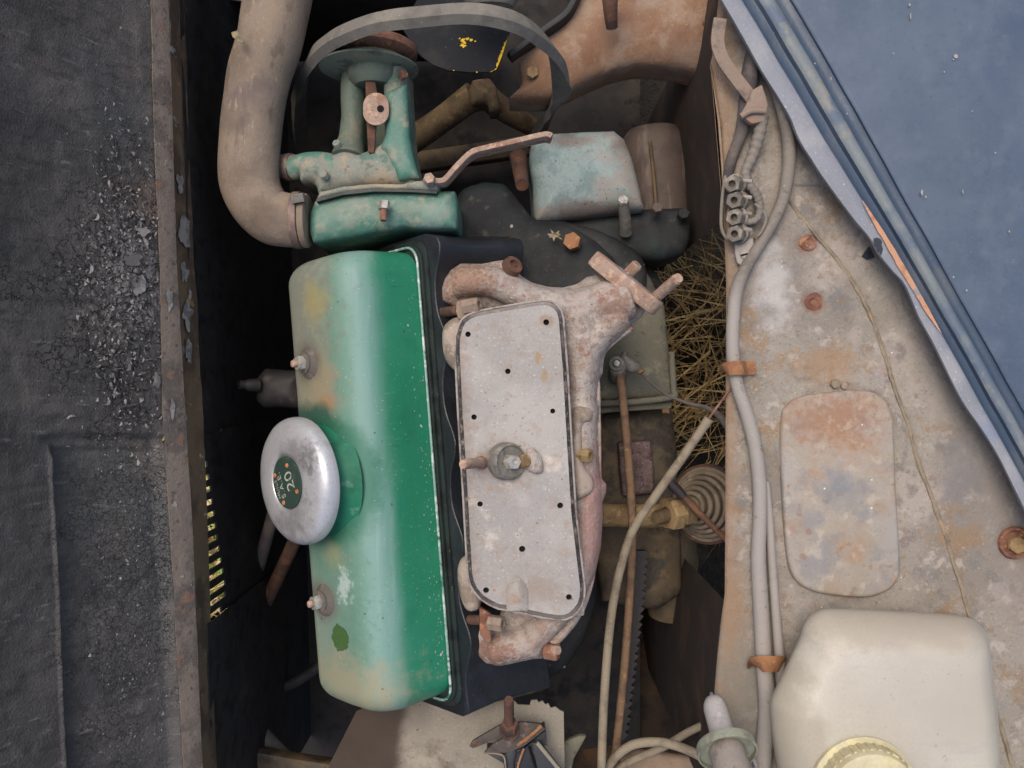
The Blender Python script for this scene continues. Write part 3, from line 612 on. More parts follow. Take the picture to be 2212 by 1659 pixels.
cast('flange', [(684, 431), (742, 417), (809, 410), (890, 411), (945, 414), (950, 396), (936, 388), (900, 390), (870, 397), (809, 396), (742, 402), (690, 414)], -.042, .02, .003, .006, M_pumpdust, pu, n=0, vox=.0016, smo=3)
mk('gasket', B().prism(PL([(683, 436), (742, 420.5), (809, 413.5), (890, 414.5), (944, 418), (944, 412), (809, 407), (742, 414), (684, 429)], -.0385), .02), M_gasket, pu)
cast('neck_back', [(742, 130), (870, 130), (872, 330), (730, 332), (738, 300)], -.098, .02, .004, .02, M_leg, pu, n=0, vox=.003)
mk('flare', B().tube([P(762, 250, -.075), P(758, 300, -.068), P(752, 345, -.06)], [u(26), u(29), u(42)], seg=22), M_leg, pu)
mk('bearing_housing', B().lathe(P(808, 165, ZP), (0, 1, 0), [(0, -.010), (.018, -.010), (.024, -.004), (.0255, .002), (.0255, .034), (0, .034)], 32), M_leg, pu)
mk('elbow', B().tube([P(632, 366, -.068), P(668, 356, -.062), P(712, 360, -.058), P(735, 385, -.058)], [u(27), u(29), u(30), u(30)], seg=22), M_pump, pu)
def bolt(parent, x, y, z, axis, rad, h, stud=0, sl_=0, mh=M_greynut, ms=M_rust, name='bolt', rot=0.2):
    a = Vector(axis).normalized(); o_ = P(x, y, z)
    o = mk(name, B().hexa(o_, a, rad, h, rot=rot), mh, parent)
    if stud:
        t = B().tube([o_ + a * (sl_ * k / 14) for k in range(15)], stud, seg=12, sm=0, rip=lambda i: .06 * (i % 2))
        mk('stud', t, ms, o)
    return o
bolt(pu, 829, 436, -.033, (0, -1, .15), u(14), u(18), u(7.5), u(44), M_nut)
bolt(pu, 928, 391, -.036, (0, .2, 1), u(15), .005, mh=M_pumpdust)
bolt(pu, 703, 381, -.043, (-.3, .3, .9), u(11), .005, mh=M_pumpdust)
bolt(pu, 733, 320, -.05, (-.2, .4, .8), u(10), .008, mh=M_pumpdust)
bolt(pu, 868, 165, -.045, (.5, .1, .8), u(10), .006, mh=M_rust)
rb = thing('slotted_bracket', 'rusty strap ending in a round eye between the green pump legs', 'bracket', P(812, 235, -.04))
eye = rrect(812, 235, 28, 35, 27, 8)
bm_ = B().prism(PL(eye, -.036), .003)
mk('eye', bm_, M_rustlight, rb, bev=.0006)
mk('eye_hole', B().lathe(P(822, 235, -.0358), (0, 0, 1), [(0, .0004), (u(8), .0004), (u(8), -.002)], 16), M_hole, rb)
mk('strap', B().prism(PL([(789, 150), (806, 148), (816, 210), (808, 330), (795, 330), (790, 240)], -.045), .004), M_rustdark, rb, bev=.0008)
pl = thing('pump_pulley', 'belt pulley above the green pump, green near rim and rusty far rim', 'pulley', P(797, 140, ZP))
yc = P(797, 150, ZP)
mk('near_rim', B().lathe(yc, (0, 1, 0), [(0, -.002), (.026, -.002), (.045, -.0005), (.0475, 0), (.0478, .0015), (.044, .003), (.034, .010), (0, .010)], 56), M_pulley, pl)
mk('far_rim', B().lathe(yc, (0, 1, 0), [(.0, .0085), (.036, .0085), (.0445, .0125), (.0465, .014), (.0468, .0205), (.045, .022), (0, .022)], 56), M_rust, pl)

# ------------------------------------------------------------------ fan belt, fan
def PY(x, y, Y): return P(x, y, D - Y / (K * (829.5 - y)))
bp = [PY(648, 300, .30), PY(643, 235, .304), PY(648, 180, .308), PY(672, 128, .312), PY(704, 94, .316), PY(760, 62, .318), PY(830, 42, .318), PY(900, 32, .316), PY(980, 25, .314), PY(1060, 30, .312), PY(1120, 48, .31), PY(1172, 85, .308), PY(1204, 130, .306), PY(1214, 180, .304), PY(1202, 222, .302), PY(1182, 250, .30), PY(1166, 276, .298), PY(1155, 310, .297)]
be = tag(mk('fan_belt', B().sweep(bp, [(-.0095, -.004), (-.0055, .004), (.006, .004), (.010, -.004)], up=(0, .25, 1), sm=10).jitter(30, .001), M_belt, ang=30, bev=0),
         'slack grey rubber fan belt arching over the pulley and fan', 'fan belt')
fa = thing('cooling_fan', 'black fan with a flat blade and chipped yellow paint behind the belt', 'fan', P(1000, 60, -.06))
bl = [(868, 60), (905, 118), (935, 140), (968, 152), (1015, 156), (1062, 156), (1075, 147), (1086, 118), (1105, 58), (1088, 10), (985, -20), (900, 0)]
bw = [P(x, y, -.085 + .0004 * (y - 60) * .5 - .00006 * (x - 985)) for x, y in bl]
mk('fan_blade', B().prism(bw, .003), M_fan, fa, bev=.0006)
mk('fan_hub', B().lathe(P(1060, -34, -.03), (0, 1, .2), [(0, -.02), (.022, -.02), (.026, -.014), (.03, 0), (0, .0)], 32), M_belt, fa)
def fanz(x, y): return -.085 + .0002 * (y - 60) - .00006 * (x - 985) + .0006
yb = B()
eo, ei = [], []
for k in range(24):
    t = k / 23; x = float(np.interp(t, [0, .55, .85, 1], [1098, 1084, 1073, 1060])); y = float(np.interp(t, [0, .55, .85, 1], [78, 122, 149, 156]))
    w_ = max(.4, 4.2 * math.sin(math.pi * min(1, t * 1.05)) + random.uniform(-1.6, 1.6)); eo.append(P(x, y, fanz(x, y))); ei.append(P(x - w_, y - w_ * .7, fanz(x, y)))
yb.add(eo + ei, [(k, k + 1, 25 + k, 24 + k) for k in range(23)])
for (x, y, q_) in [(1000, 86, 4.5), (1009, 84, 4), (1018, 86, 3.5), (1000, 98, 5.5), (1003, 93, 3.5), (1027, 89, 2), (993, 83, 1.6), (1085, 10, 4), (1095, 15, 3), (1030, 156, 1.4), (980, 152, 1.2)]:
    k = 14; v = []; bq = blob(k, x * .37 + y * .11, .4, 1.4)
    for q in range(k):
        t = 6.283 * q / k; rr = q_ * bq[q]; xx, yy = x + math.cos(t) * rr * 1.2, y + math.sin(t) * rr * .9
        v.append(P(xx, yy, fanz(xx, yy)))
    yb.add(v, [tuple(range(k))])
mk('yellow_chips', yb, M_yellow, fa)['kind'] = 'stuff'

# ------------------------------------------------------------------ rusty crossmember at the top
M_crossd = pmat('crossmember_edge', (112, 80, 58), [L((86, 62, 48), 30, .45, .62, .8), L((146, 112, 80), 60, .56, .68, .6)], rough=.9)
cm = thing('crossmember', 'broad rust brown front crossmember across the top of the bay', 'crossmember', P(1350, 90, -.13))
cmo = [(1096, 216), (1140, 219), (1185, 216), (1228, 200), (1275, 177), (1318, 159), (1350, 149), (1378, 145), (1415, 145), (1452, 149), (1490, 157), (1520, 166), (1546, 150), (1556, 60), (1600, 0), (1640, -90), (1270, -90), (1240, 0), (1185, 62), (1150, 80), (1118, 120), (1124, 160), (1128, 184)]
cast('beam', cmo, -.15, .04, .026, .055, M_cross, cm, vox=.003, n=0)
mk('upper_flange', B().sweep(PL([(1100, 120), (1180, 62), (1230, 20), (1262, -60)], -.12), [(-.005, -.012), (.005, -.012), (.003, .004), (-.003, .004)], sm=6), M_blackpaint, cm, bev=.001)
bolt(cm, 1150, 157, -.13, (0, -.1, 1), u(16), .004, mh=M_tan, rot=.5)
mk('slot', B().prism(PL(rrect(1512, 34, 6, 24, 5, 4, -6), -.1285), .004), M_hole, cm)
mk('peg', B().tube([P(1318, -40, -.08), P(1318, 10, -.085), P(1322, 60, -.10)], [u(22), u(18), u(14)], seg=16), M_rustdark, cm)
cm2 = thing('steering_arm', 'forked brown arm with a clamped joint beneath the fan', 'arm', P(1045, 215, -.24))
mk('arm', B().tube([P(880, 310, -.28), P(950, 262, -.26), P(1025, 205, -.24)], [u(30, -.25), u(28, -.25), u(30, -.25)], seg=16), M_armtan, cm2)
mk('arm', B().tube([P(1050, 210, -.25), P(1100, 245, -.26), P(1150, 275, -.28)], [u(28, -.25), u(24, -.25), u(20, -.25)], seg=16), M_armtan, cm2)
cast('clamp', [(1010, 200), (1020, 172), (1058, 168), (1074, 190), (1080, 238), (1058, 245), (1052, 222), (1020, 228)], -.225, .03, .006, .012, M_armtan, cm2, n=0)
mk('rail', B().prism(PL([(880, 330), (1150, 290), (1160, 330), (880, 372)], -.33), .02), M_darkcast, cm2, bev=.002)
rw = thing('radiator', 'dark radiator top edge behind the hose', 'radiator', P(700, -20, -.1))
mk('tank', B().prism(PL([(395, -80), (1080, -80), (1080, -14), (395, -14)], -.16), .2), M_blackpaint, rw, bev=.004)
mk('strip', B().prism(PL([(420, -80), (560, -80), (560, 8), (470, -6), (420, -20)], -.06), .004), M_rim, rw, bev=.001)

# ------------------------------------------------------------------ rusty strap lever
lv = thing('rusty_strap', 'thin bent rusty steel strap bolted beside the pump flange', 'strap', P(1050, 340, -.04))
lp = [(930, 388), (948, 390), (962, 385), (988, 356), (1018, 328), (1050, 318), (1112, 304), (1172, 290), (1186, 290), (1192, 293)]
mk('bar', B().sweep([P(x, y, -.032) for x, y in lp], [(-.0024, -.022), (.0024, -.022), (.0024, 0), (-.0024, 0)], sm=5), M_rustlight, lv, bev=.0005)
bolt(lv, 928, 387, -.0295, (0, 0, 1), u(13), .005, mh=M_rustlight)

# ------------------------------------------------------------------ black casting behind, dynamo
eb = thing('engine_block', 'black painted engine block under the manifold and the plate', 'engine block', P(1100, 900, -.16))
cast('block_face', [(905, 500), (960, 470), (1000, 405), (1090, 395), (1150, 470), (1240, 490), (1330, 560), (1330, 640), (1290, 800), (1285, 1100), (1290, 1300), (1220, 1450), (1110, 1480), (1000, 1490), (960, 1200), (930, 800)], -.145, .22, .012, .03, M_bay, eb, vox=.004, n=2)
cast('boss', [(1090, 480), (1170, 470), (1300, 500), (1390, 560), (1385, 640), (1290, 630), (1220, 600), (1120, 540)], -.165, .06, .012, .02, M_bay, eb, vox=.003)
mk('lug', B().tube([P(1120, 340, -.2), P(1128, 400, -.15)], [u(20, -.18), u(14, -.15)], seg=14), M_rustdark, eb)
dy = thing('dynamo', 'dusty blue grey dynamo body with a brown end cap below the belt', 'dynamo', P(1300, 400, -.2))
cast('body_shell', [(1143, 335), (1148, 310), (1175, 291), (1250, 287), (1325, 284), (1348, 302), (1366, 345), (1380, 400), (1392, 455), (1318, 463), (1235, 474), (1154, 484), (1150, 400)], -.165, .10, .028, .05, M_dyn, dy, vox=.0026, n=0)
mk('end_cap', B().lathe(P(1420, 470, -.262), P(1412, 285, -.262) - P(1420, 470, -.262), [(0, 0), (u(74, -.26), 0), (u(74, -.26), u(150, -.26)), (u(70, -.26), u(170, -.26)), (u(56, -.26), u(188, -.26)), (0, u(194, -.26))], 44), M_dynbrown, dy)
cast('flange', [(1150, 485), (1235, 472), (1318, 460), (1392, 452), (1480, 448), (1494, 470), (1490, 520), (1476, 552), (1430, 566), (1370, 560), (1340, 556), (1250, 520), (1160, 505)], -.185, .06, .010, .015, M_bay, dy, vox=.003, n=0)
mk('clamp_screw', B().tube([P(1346, 434, -.128), P(1350, 470, -.145), P(1352, 502, -.165)], [u(13), u(15), u(17)], seg=16), M_greynut, dy)
bolt(dy, 1346, 436, -.128, (0, .5, 1), u(14), .004, mh=M_nut)
bolt(dy, 1418, 455, -.16, (0, .3, 1), u(15), .008, mh=M_dynbrown)
bolt(dy, 1474, 468, -.165, (0, .3, 1), u(16), .008, mh=M_bay)
mk('cover_strap', B().tube([P(1404, 305, -.222), P(1412, 380, -.214), P(1418, 452, -.214)], u(5), seg=10), M_armtan, dy)
bolt(None, 1238, 524, -.128, (-.2, 0, 1), u(20, -.13), .012, mh=M_clip, name='rusty_bolt', rot=.3)
tag(bpy.data.objects['rusty_bolt'], 'orange rusty hexagon bolt head on the black casting near the dry leaf', 'bolt')
lf = []
for q in range(14):
    t = 6.283 * q / 14 + .3; rr = (19 if q % 2 else 9) * (1 + .3 * math.sin(q * 2.3)); lf.append((1198 + rr * math.cos(t), 508 + rr * .6 * math.sin(t)))
tag(mk('leaf', B().prism([P(x, y, -.118 + .0003 * ((x * 7 + y * 3) % 9)) for x, y in lf], .0008), M_leaf), 'small pale pointed dry leaf lying on the black casting', 'leaf')

# ------------------------------------------------------------------ rocker cover, in its own leaning frame
TH = R(45)
E_ = Vector((.078, -.997, 0)).normalized(); H_ = Vector((.997, .078, 0)).normalized()
A_ = H_ * math.cos(TH) + Vector((0, 0, math.sin(TH))); N_ = -H_ * math.sin(TH) + Vector((0, 0, math.cos(TH)))
CW, CH, CL = .115, .080, .431
crn = P(785, 1049, .008)
O_ = crn - A_ * CW - N_ * CH
def C(a, n, s): return O_ + A_ * a + N_ * n + E_ * s
def section(i, ins):
    # open outline from the right foot over the ridge to the left foot, inset by ins
    out = []; w0, w1, h = ins, CW - ins, CH - ins
    def arc(cx, cy, r, a0, a1, n):
        for k in range(n + 1):
            a = R(a0 + (a1 - a0) * k / n); out.append((cx + r * math.cos(a), cy + r * math.sin(a)))
    r1 = max(.006, .036 - ins * .6); r2 = max(.005, .022 - ins * .4)
    out.append((w1 + .0012, 0)); out.append((w1, .012)); out.append((w1, (h - r1) * .6)); arc(w1 - r1, h - r1, r1, 0, 90, 10)
    out.append((w1 - r1 - (w1 - r1 - w0 - r2) * .5, h + .0008)); arc(w0 + r2, h - r2, r2, 90, 180, 8); out.append((w0, .012)); out.append((w0, 0))
    return out
rc = thing('rocker_cover', 'long green pressed steel rocker cover, dusty and stained on its left slope', 'engine cover', C(CW / 2, CH / 2, 0))
re_ = .024; ss = []
for k in range(9):
    d = re_ * (1 - math.cos(R(90 * k / 8))); ss.append((-CL / 2 + d, re_ - math.sqrt(max(0, re_ ** 2 - (re_ - d) ** 2))))
mid = [(-CL / 2 + re_ + (CL - 2 * re_) * k / 24, 0) for k in range(1, 24)]
ss = ss + mid + [(-a, c) for a, c in ss[::-1]]
rings = [[C(a, n, s) for (a, n) in section(0, ins)] for (s, ins) in ss]
topn = CH
gp = hit(735, 1378, C(CW / 2, CH, 0), N_); b1p = hit(665, 782, C(CW / 2, CH, 0), N_); b2p = hit(700, 1297, C(CW / 2, CH, 0), N_)
yel = hit(682, 650, C(CW / 2, CH, 0), N_); yel2 = hit(722, 1195, C(CW / 2, CH, 0), N_); pk = hit(690, 830, C(CW / 2, CH, 0), N_); wh = hit(745, 1265, C(CW / 2, CH, 0), N_)
endb = hit(760, 1490, C(CW / 2, CH, 0), N_); ledg = hit(640, 700, C(CW / 2, CH, 0), N_); cc0 = hit(705, 1040, C(CW / 2, CH, 0), N_)
GREEN = (42, 126, 94)
# dust left of the ridge line; pale ridge band paints in the sky's sheen
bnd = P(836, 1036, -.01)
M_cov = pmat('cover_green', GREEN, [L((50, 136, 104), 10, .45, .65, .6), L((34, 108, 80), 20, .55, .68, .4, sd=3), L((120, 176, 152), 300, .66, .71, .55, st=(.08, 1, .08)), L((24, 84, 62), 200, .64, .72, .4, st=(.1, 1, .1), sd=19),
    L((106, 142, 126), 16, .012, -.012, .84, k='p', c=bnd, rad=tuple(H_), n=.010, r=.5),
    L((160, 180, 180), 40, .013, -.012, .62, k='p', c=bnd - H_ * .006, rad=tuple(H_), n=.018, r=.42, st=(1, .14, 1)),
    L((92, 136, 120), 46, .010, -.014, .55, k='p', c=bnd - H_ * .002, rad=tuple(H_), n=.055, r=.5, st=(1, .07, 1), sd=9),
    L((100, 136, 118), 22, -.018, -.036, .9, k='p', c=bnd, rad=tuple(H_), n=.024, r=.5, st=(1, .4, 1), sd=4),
    L((134, 146, 130), 16, .46, .62, .0),
    L((140, 140, 126), 40, .1, 1.3, .9, k='s', c=ledg, rad=(.055, .17, .2), n=1.0, r=.7), L((118, 118, 104), 120, .1, 1.0, .6, k='s', c=ledg, rad=(.06, .17, .2), n=1.8, r=.8, sd=8), L((96, 128, 112), 150, .2, 1.0, .6, k='s', c=hit(700, 1360, C(CW / 2, CH, 0), N_), rad=(.06, .12, .2), n=1.8, sd=9),
    L((134, 144, 130), 22, .2, 1.15, .7, k='s', c=hit(670, 1360, C(CW / 2, CH, 0), N_), rad=(.05, .10, .2), n=.6, r=.7, sd=6),
    L((146, 134, 108), 60, .2, 1.0, .85, k='s', c=pk, rad=(.032, .050, .2), n=.8, r=.8),
    L((160, 118, 80), 380, .1, .8, .7, k='s', c=pk + E_ * .018 + A_ * .010, rad=(.02, .014, .2), n=1.2, r=.85, sd=2),
    L((160, 146, 92), 70, .0, 1.3, .7, k='s', c=yel, rad=(.017, .024, .1), n=.8), L((150, 144, 104), 70, .0, 1.3, .55, k='s', c=yel2, rad=(.017, .019, .1), n=.8),
    L((150, 142, 116), 70, .2, 1.1, .8, k='s', c=endb, rad=(.075, .045, .2), n=.9, r=.8, sd=4),
    L((180, 194, 188), 150, .2, .75, .75, k='s', c=wh, rad=(.014, .028, .1), n=1.1, sd=1),
    L((104, 92, 84), 60, .4, 1.05, .8, k='s', c=b1p, rad=(.022, .026, .1), n=.4), L((104, 96, 90), 60, .4, 1.05, .75, k='s', c=b2p, rad=(.022, .025, .1), n=.4),
    L((44, 84, 72), 40, .5, 1.05, .9, k='s', c=cc0 + E_ * -.056 - A_ * .012, rad=(.034, .022, .1), n=.4, r=.4), L((36, 104, 80), 40, .72, 1.05, .75, k='s', c=cc0 + A_ * .008, rad=(.058, .066, .2), n=.25, r=.35),
    L((72, 100, 58), 130, .84, .92, 1.0, k='s', c=gp, rad=(.0108, .0140, .1), n=.42, r=.3, h=-.6),
    L((70, 80, 66), 120, .15, .80, .75, k='v', sd=5), L((120, 100, 72), 220, .15, .80, .7, k='v', sd=15), L((170, 160, 138), 170, .13, .82, .6, k='v', sd=2), L((206, 212, 204), 420, .66, .70, .5)],
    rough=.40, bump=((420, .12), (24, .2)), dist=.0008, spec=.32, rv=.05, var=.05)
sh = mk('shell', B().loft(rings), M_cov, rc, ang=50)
def cloop(a0, a1, s0, s1, r, n):
    return [C(p[0], n, p[1]) for p in rrect((a0 + a1) / 2, (s0 + s1) / 2, (a1 - a0) / 2, (s1 - s0) / 2, r, 5)]
M_edge = pmat('worn_glint_edge', (128, 158, 148), [L((36, 98, 76), 60, .50, .60, .95), L((210, 216, 212), 100, .5, .62, .7)], rough=.35)  # chipped green, with the bright sky line on the lip painted pale
lo = cloop(-.0035, CW + .0035, -CL / 2 - .003, CL / 2 + .003, .016, .0015)
mk('rolled_edge', B().tube(lo + lo[:2], .0013, seg=8, sm=0, cap=False), M_edge, rc)
mk('gasket', B().loft([cloop(-.007, CW + .007, -CL / 2 - .006, CL / 2 + .006, .018, -.0005), cloop(-.007, CW + .007, -CL / 2 - .006, CL / 2 + .006, .018, -.006)]), M_gasket, rc, bev=.0008)
def cover_bolt(px, py):
    p = hit(px, py, C(CW / 2, CH, 0), N_)
    ws = mk('washer', B().lathe(p, N_, [(0, -.002), (.0155, -.002), (.0155, .001), (.0125, .003), (.011, .0048), (0, .0048)], 32), M_rubber, rc)
    ws2 = mk('cup_washer', B().lathe(p, N_, [(0, .0049), (.0098, .0049), (.0098, .0062), (.008, .0072), (0, .0072)], 32), M_rubber, ws)
    nu = mk('nut', B().hexa(p + N_ * .0073, N_, .0072, .0065, rot=.3), M_nut, rc)
    mk('stud', B().tube([p + N_ * .0135, p + N_ * .0185], .0034, seg=12, sm=0), M_rustlight, nu, bev=.0008)
cover_bolt(668, 784); cover_bolt(703, 1296)
boss = B().lathe(C(.0465, CH - .001, -.0035), N_, [(.060, -.004), (.0545, .0005), (.0495, .0045), (.0465, .009), (.0455, .014), (0, .014)], 64)
mk('filler_neck', boss, pmat('neck_green', (38, 110, 84), [L((30, 88, 68), 30, .5, .64, .7), L((104, 140, 124), 60, .58, .70, .6, sd=4)], rough=.5, spec=.2), rc)
lo = [C(.0465, CH, -.0035) + A_ * math.cos(6.283 * k / 64) * .0535 + E_ * math.sin(6.283 * k / 64) * .0535 + N_ * .0004 for k in range(64)]
ch_ = B()
for i in range(130):
    s0 = random.choice((-.17, -.09, -.01, .04, .11, .16, .19)) + random.gauss(0, .022); n0 = abs(random.gauss(.007, .005)) + .003; z_ = random.uniform(.0003, .0013); k = 6
    if abs(s0) > CL / 2 - .02: continue
    ch_.add([C(CW + .0016 - n0 * .1, n0 + z_ * math.sin(6.283 * q / k) * random.uniform(.5, 1.3), s0 + z_ * math.cos(6.283 * q / k) * random.uniform(.5, 1.6)) for q in range(k)], [tuple(range(k))])
mk('paint_chips', ch_, M_edge, rc)['kind'] = 'stuff'

M_silver = pmat('cap_silver', (198, 197, 198), [L((152, 150, 152), 22, .5, .66, .6), L((108, 104, 106), 44, .6, .72, .6, sd=3), L((90, 86, 88), 260, .66, .70, .7), L((212, 212, 214), 500, .65, .7, .4), L((124, 119, 117), 70, .1, 1.0, .5, k='s', c=hit(640, 985, C(.055, CH + .032, 0), N_), rad=(.026, .020, .1), n=1.0), L((92, 88, 89), 260, .1, .9, .5, k='s', c=hit(668, 985, C(.055, CH + .032, 0), N_), rad=(.016, .016, .1), n=1.8, sd=4), L((120, 114, 112), 60, .1, 1.0, .6, k='s', c=hit(632, 1130, C(.055, CH + .032, 0), N_), rad=(.03, .02, .1), n=1.1, sd=5)],
    rough=.33, metal=.4, bump=((500, .12),), dist=.0005, spec=.5, rv=.06)
cap = thing('oil_filler_cap', 'silver domed oil filler cap with a dark green printed badge on the rocker cover', 'filler cap', C(.055, CH + .01, .006))
CB = C(.044, CH + .002, -.0055); xr, yr = E_ * -1, (E_ * -1).cross(N_)   # text runs up the picture
prof = [(r_ * 1.03, h_) for r_, h_ in [(0, .012), (.050, .012), (.0550, .0125), (.0572, .0145), (.0578, .018), (.0575, .0225), (.056, .0262), (.0525, .0295), (.047, .0315), (.038, .0328), (.030, .0332), (.0262, .0330), (.0250, .0322), (.0246, .0312), (0, .0312)]]
mk('cap_dome', B().lathe(CB, N_, prof, 72), M_silver, cap)
bd = mk('badge', B().lathe(CB, N_, [(.0246, .0318), (.0242, .0328), (.020, .0333), (0, .0334)], 48), M_badge, cap)
def text(parent, body, size, cx, cy, h, name, xd, yd, nd, org, mat, rot=0, sp=1.0):
    cu = bpy.data.curves.new('t', 'FONT'); cu.body = body; cu.size = size; cu.align_x = 'CENTER'; cu.align_y = 'CENTER'; cu.extrude = .00008; cu.space_character = sp; cu.offset = -.00004
    ob = bpy.data.objects.new('t', cu); COL.objects.link(ob)
    me = bpy.data.meshes.new_from_object(ob.evaluated_get(bpy.context.evaluated_depsgraph_get())); bpy.data.objects.remove(ob)
    c, s_ = math.cos(R(rot)), math.sin(R(rot)); bb = B()
    bb.add([org + xd * ((v.co.x * c - v.co.y * s_) + cx) + yd * ((v.co.x * s_ + v.co.y * c) + cy) + nd * (h + v.co.z) for v in me.vertices], [tuple(p.vertices) for p in me.polygons])
    return mk(name, bb, mat, parent)
# reading direction: up the picture; letter tops point left
tx = -E_; ty = N_.cross(tx)
ux, uy = tx, ty
RT = 20
c10, s10 = math.cos(R(RT)), math.sin(R(RT)); tx, ty = tx * c10 + ty * s10, ty * c10 - tx * s10
def at_badge(a, c): return CB + ux * a + uy * c
text(bd, 'HUILE', .0062, 0, 0, .0337, 'lettering', tx, ty, N_, at_badge(-.0066, .0156), M_letter, 0, 1.15)
text(bd, 'S.A.E.', .0094, 0, 0, .0337, 'lettering', tx, ty, N_, at_badge(-.0026, .0084), M_letter, 0, 1.15)
text(bd, '20', .0185, 0, 0, .0337, 'lettering', tx, ty, N_, at_badge(.0020, -.0070), M_letter, 0, 1.0)
for (cx, cy) in [(.0160, -.0040), (.0062, .0192), (-.0074, -.0180), (-.0188, .0070)]:
    mk('orange_dot', B().lathe(at_badge(cx, cy), N_, [(0, .0342), (.0019, .0341), (.0022, .0332)], 14), M_copper, bd)

# cylinder head below the cover
hd = thing('cylinder_head', 'glossy black cylinder head with scalloped edge between cover and manifold', 'cylinder head', C(CW / 2, -.04, 0))
ol = [(-.012, -CL / 2 - .012), (CW + .008, -CL / 2 - .014)]
for k in range(61):
    s = -CL / 2 - .008 + (CL + .02) * k / 60
    ph = (s + CL / 2) / CL * 4.6
    ol.append((CW + .017 + .012 * (.5 + .5 * math.cos(2 * math.pi * ph)) ** 1.6 - .002 * (k in (0, 60)), s))
ol += [(CW + .008, CL / 2 + .018), (-.012, CL / 2 + .014)]
mk('head_top', B().loft([[C(a, -.0064, s) for a, s in ol], [C(a, -.05, s) for a, s in ol], [C(a + (.02 if a > .1 else 0), -.10, s) for a, s in ol]]), M_headblack, hd, bev=.0016, seg=3, ang=30)
mk('face_strip', B().loft([cloop(-.010, CW + .0115, -CL / 2 - .010, CL / 2 + .010, .018, -.004), cloop(-.010, CW + .0115, -CL / 2 - .010, CL / 2 + .010, .018, -.0075)]), M_gasket, hd, bev=.001)
for s in (-.165, -.06, .045, .15):
    mk('port_boss', B().lathe(C(CW + .02, -.035, s), H_ + Vector((0, 0, .1)), [(0, 0), (.02, 0), (.018, .016), (0, .016)], 24), M_headblack, hd, bev=.001)
cast('end_casting', [(890, 492), (985, 496), (990, 560), (1000, 640), (940, 640), (925, 560), (905, 530)], -.105, .06, .008, .015, M_headblack, hd, n=0, vox=.003)

# ------------------------------------------------------------------ manifold
ma = thing('exhaust_manifold', 'pinkish rusty cast iron manifold with a branched outlet behind the plate', 'manifold', P(1220, 900, -.05))
mo = [(953, 626), (960, 603), (973, 584), (995, 569), (1039, 570), (1075, 563), (1100, 561), (1114, 578), (1126, 596), (1149, 610), (1182, 619), (1215, 621), (1245, 614), (1268, 598), (1300, 590), (1400, 660), (1385, 686), (1360, 705), (1336, 728), (1315, 750), (1305, 775), (1302, 808), (1290, 826), (1285, 864), (1292, 880), (1291, 905), (1288, 915), (1292, 1000), (1296, 1030), (1310, 1045), (1309, 1065), (1302, 1084), (1303, 1110), (1298, 1183), (1287, 1233), (1263, 1275), (1217, 1343), (1176, 1386), (1174, 1421), (1127, 1424), (1083, 1437), (1050, 1432), (1023, 1406), (1017, 1360), (1035, 1345), (1060, 1340), (1100, 1300), (1100, 700), (1040, 668), (990, 668), (955, 650)]
def mx(b_):
    b_.tube([P(1240, 790, -.058), P(1290, 720, -.054), P(1345, 680, -.050)], [u(40), u(46), u(44)], seg=20)
    b_.tube([P(985, 615, -.055), P(1060, 612, -.05), P(1150, 650, -.048), P(1240, 668, -.050), P(1320, 650, -.048), P(1364, 640, -.044)], [u(38), u(36), u(36), u(44), u(48), u(54)], seg=20)
    b_.tube([P(1245, 680, -.055), P(1255, 800, -.055), P(1262, 1000, -.058), P(1262, 1150, -.058), P(1225, 1290, -.055), P(1150, 1370, -.055), P(1060, 1395, -.055)], [u(62), u(42), u(38), u(40), u(44), u(46), u(40)], seg=20)
cast('casting', mo, -.052, .03, .016, .022, M_manif, ma, vox=.0018, extra=mx, n=0, smo=2)
mk('round_boss', B().lathe(P(1246, 682, -.026), (.1, .1, 1), [(0, -.01), (u(26), -.01), (u(22), .004), (u(17), .0065), (0, .0068)], 28), M_manif, ma, ang=50)
fd = (P(1431, 664, -.03) - P(1285, 547, -.03)).normalized(); fn = Vector((.60, .72, .22)).normalized(); fu = fd.cross(fn).normalized()
fc = P(1340, 625, -.038)
fpts = []
for q in range(28):
    t = 6.283 * q / 28; a = math.cos(t); c = math.sin(t); aa = abs(a)
    fpts.append(fc + fd * u(96) * a * 1.0 + fu * (.021 * (1 - aa ** 1.6 * .45)) * (1 if c > 0 else -1) * min(1, abs(c) * 1.9))
fl_ = mk('outlet_flange', B().prism(fpts, fn * -u(36)) if False else B().loft([fpts, [p + fn * u(36) for p in fpts]]), M_rustlight, ma, bev=.0018)
mk('outlet_bore', B().lathe(fc + fn * (u(36) + .0003), fn, [(.0155, .0004), (.0165, -.0002)] + [(0, .0002)][:0] + [], 28).lathe(fc + fn * (u(36) + .0003), fn, [(0, .0), (.0158, .0003)], 28), M_seal, ma)
def stud(parent, p0, p1, r, mat, name='stud', n=34):
    return mk(name, B().tube([p0 + (p1 - p0) * (k / n) for k in range(n + 1)], r, seg=14, sm=0, rip=lambda i: (.07 if i % 2 else -.03) if 2 < i < n - 1 else (-.12 if i >= n - 1 else 0)), mat, parent, ang=70)
s1 = fc + fd * u(72) + fn * u(30); s2 = fc - fd * u(20) + fn * u(30)
stud(ma, s1, P(1466, 600, .004), u(12), M_rustlight); stud(ma, P(1344, 606, -.055), P(1378, 570, -.045), u(13), M_rustlight)
M_clampb = pmat('clamp_brown', (142, 124, 108), [L((112, 92, 78), 60, .48, .64, .8), L((166, 146, 126), 140, .56, .68, .6)], rough=.85, bump=((300, .6),))
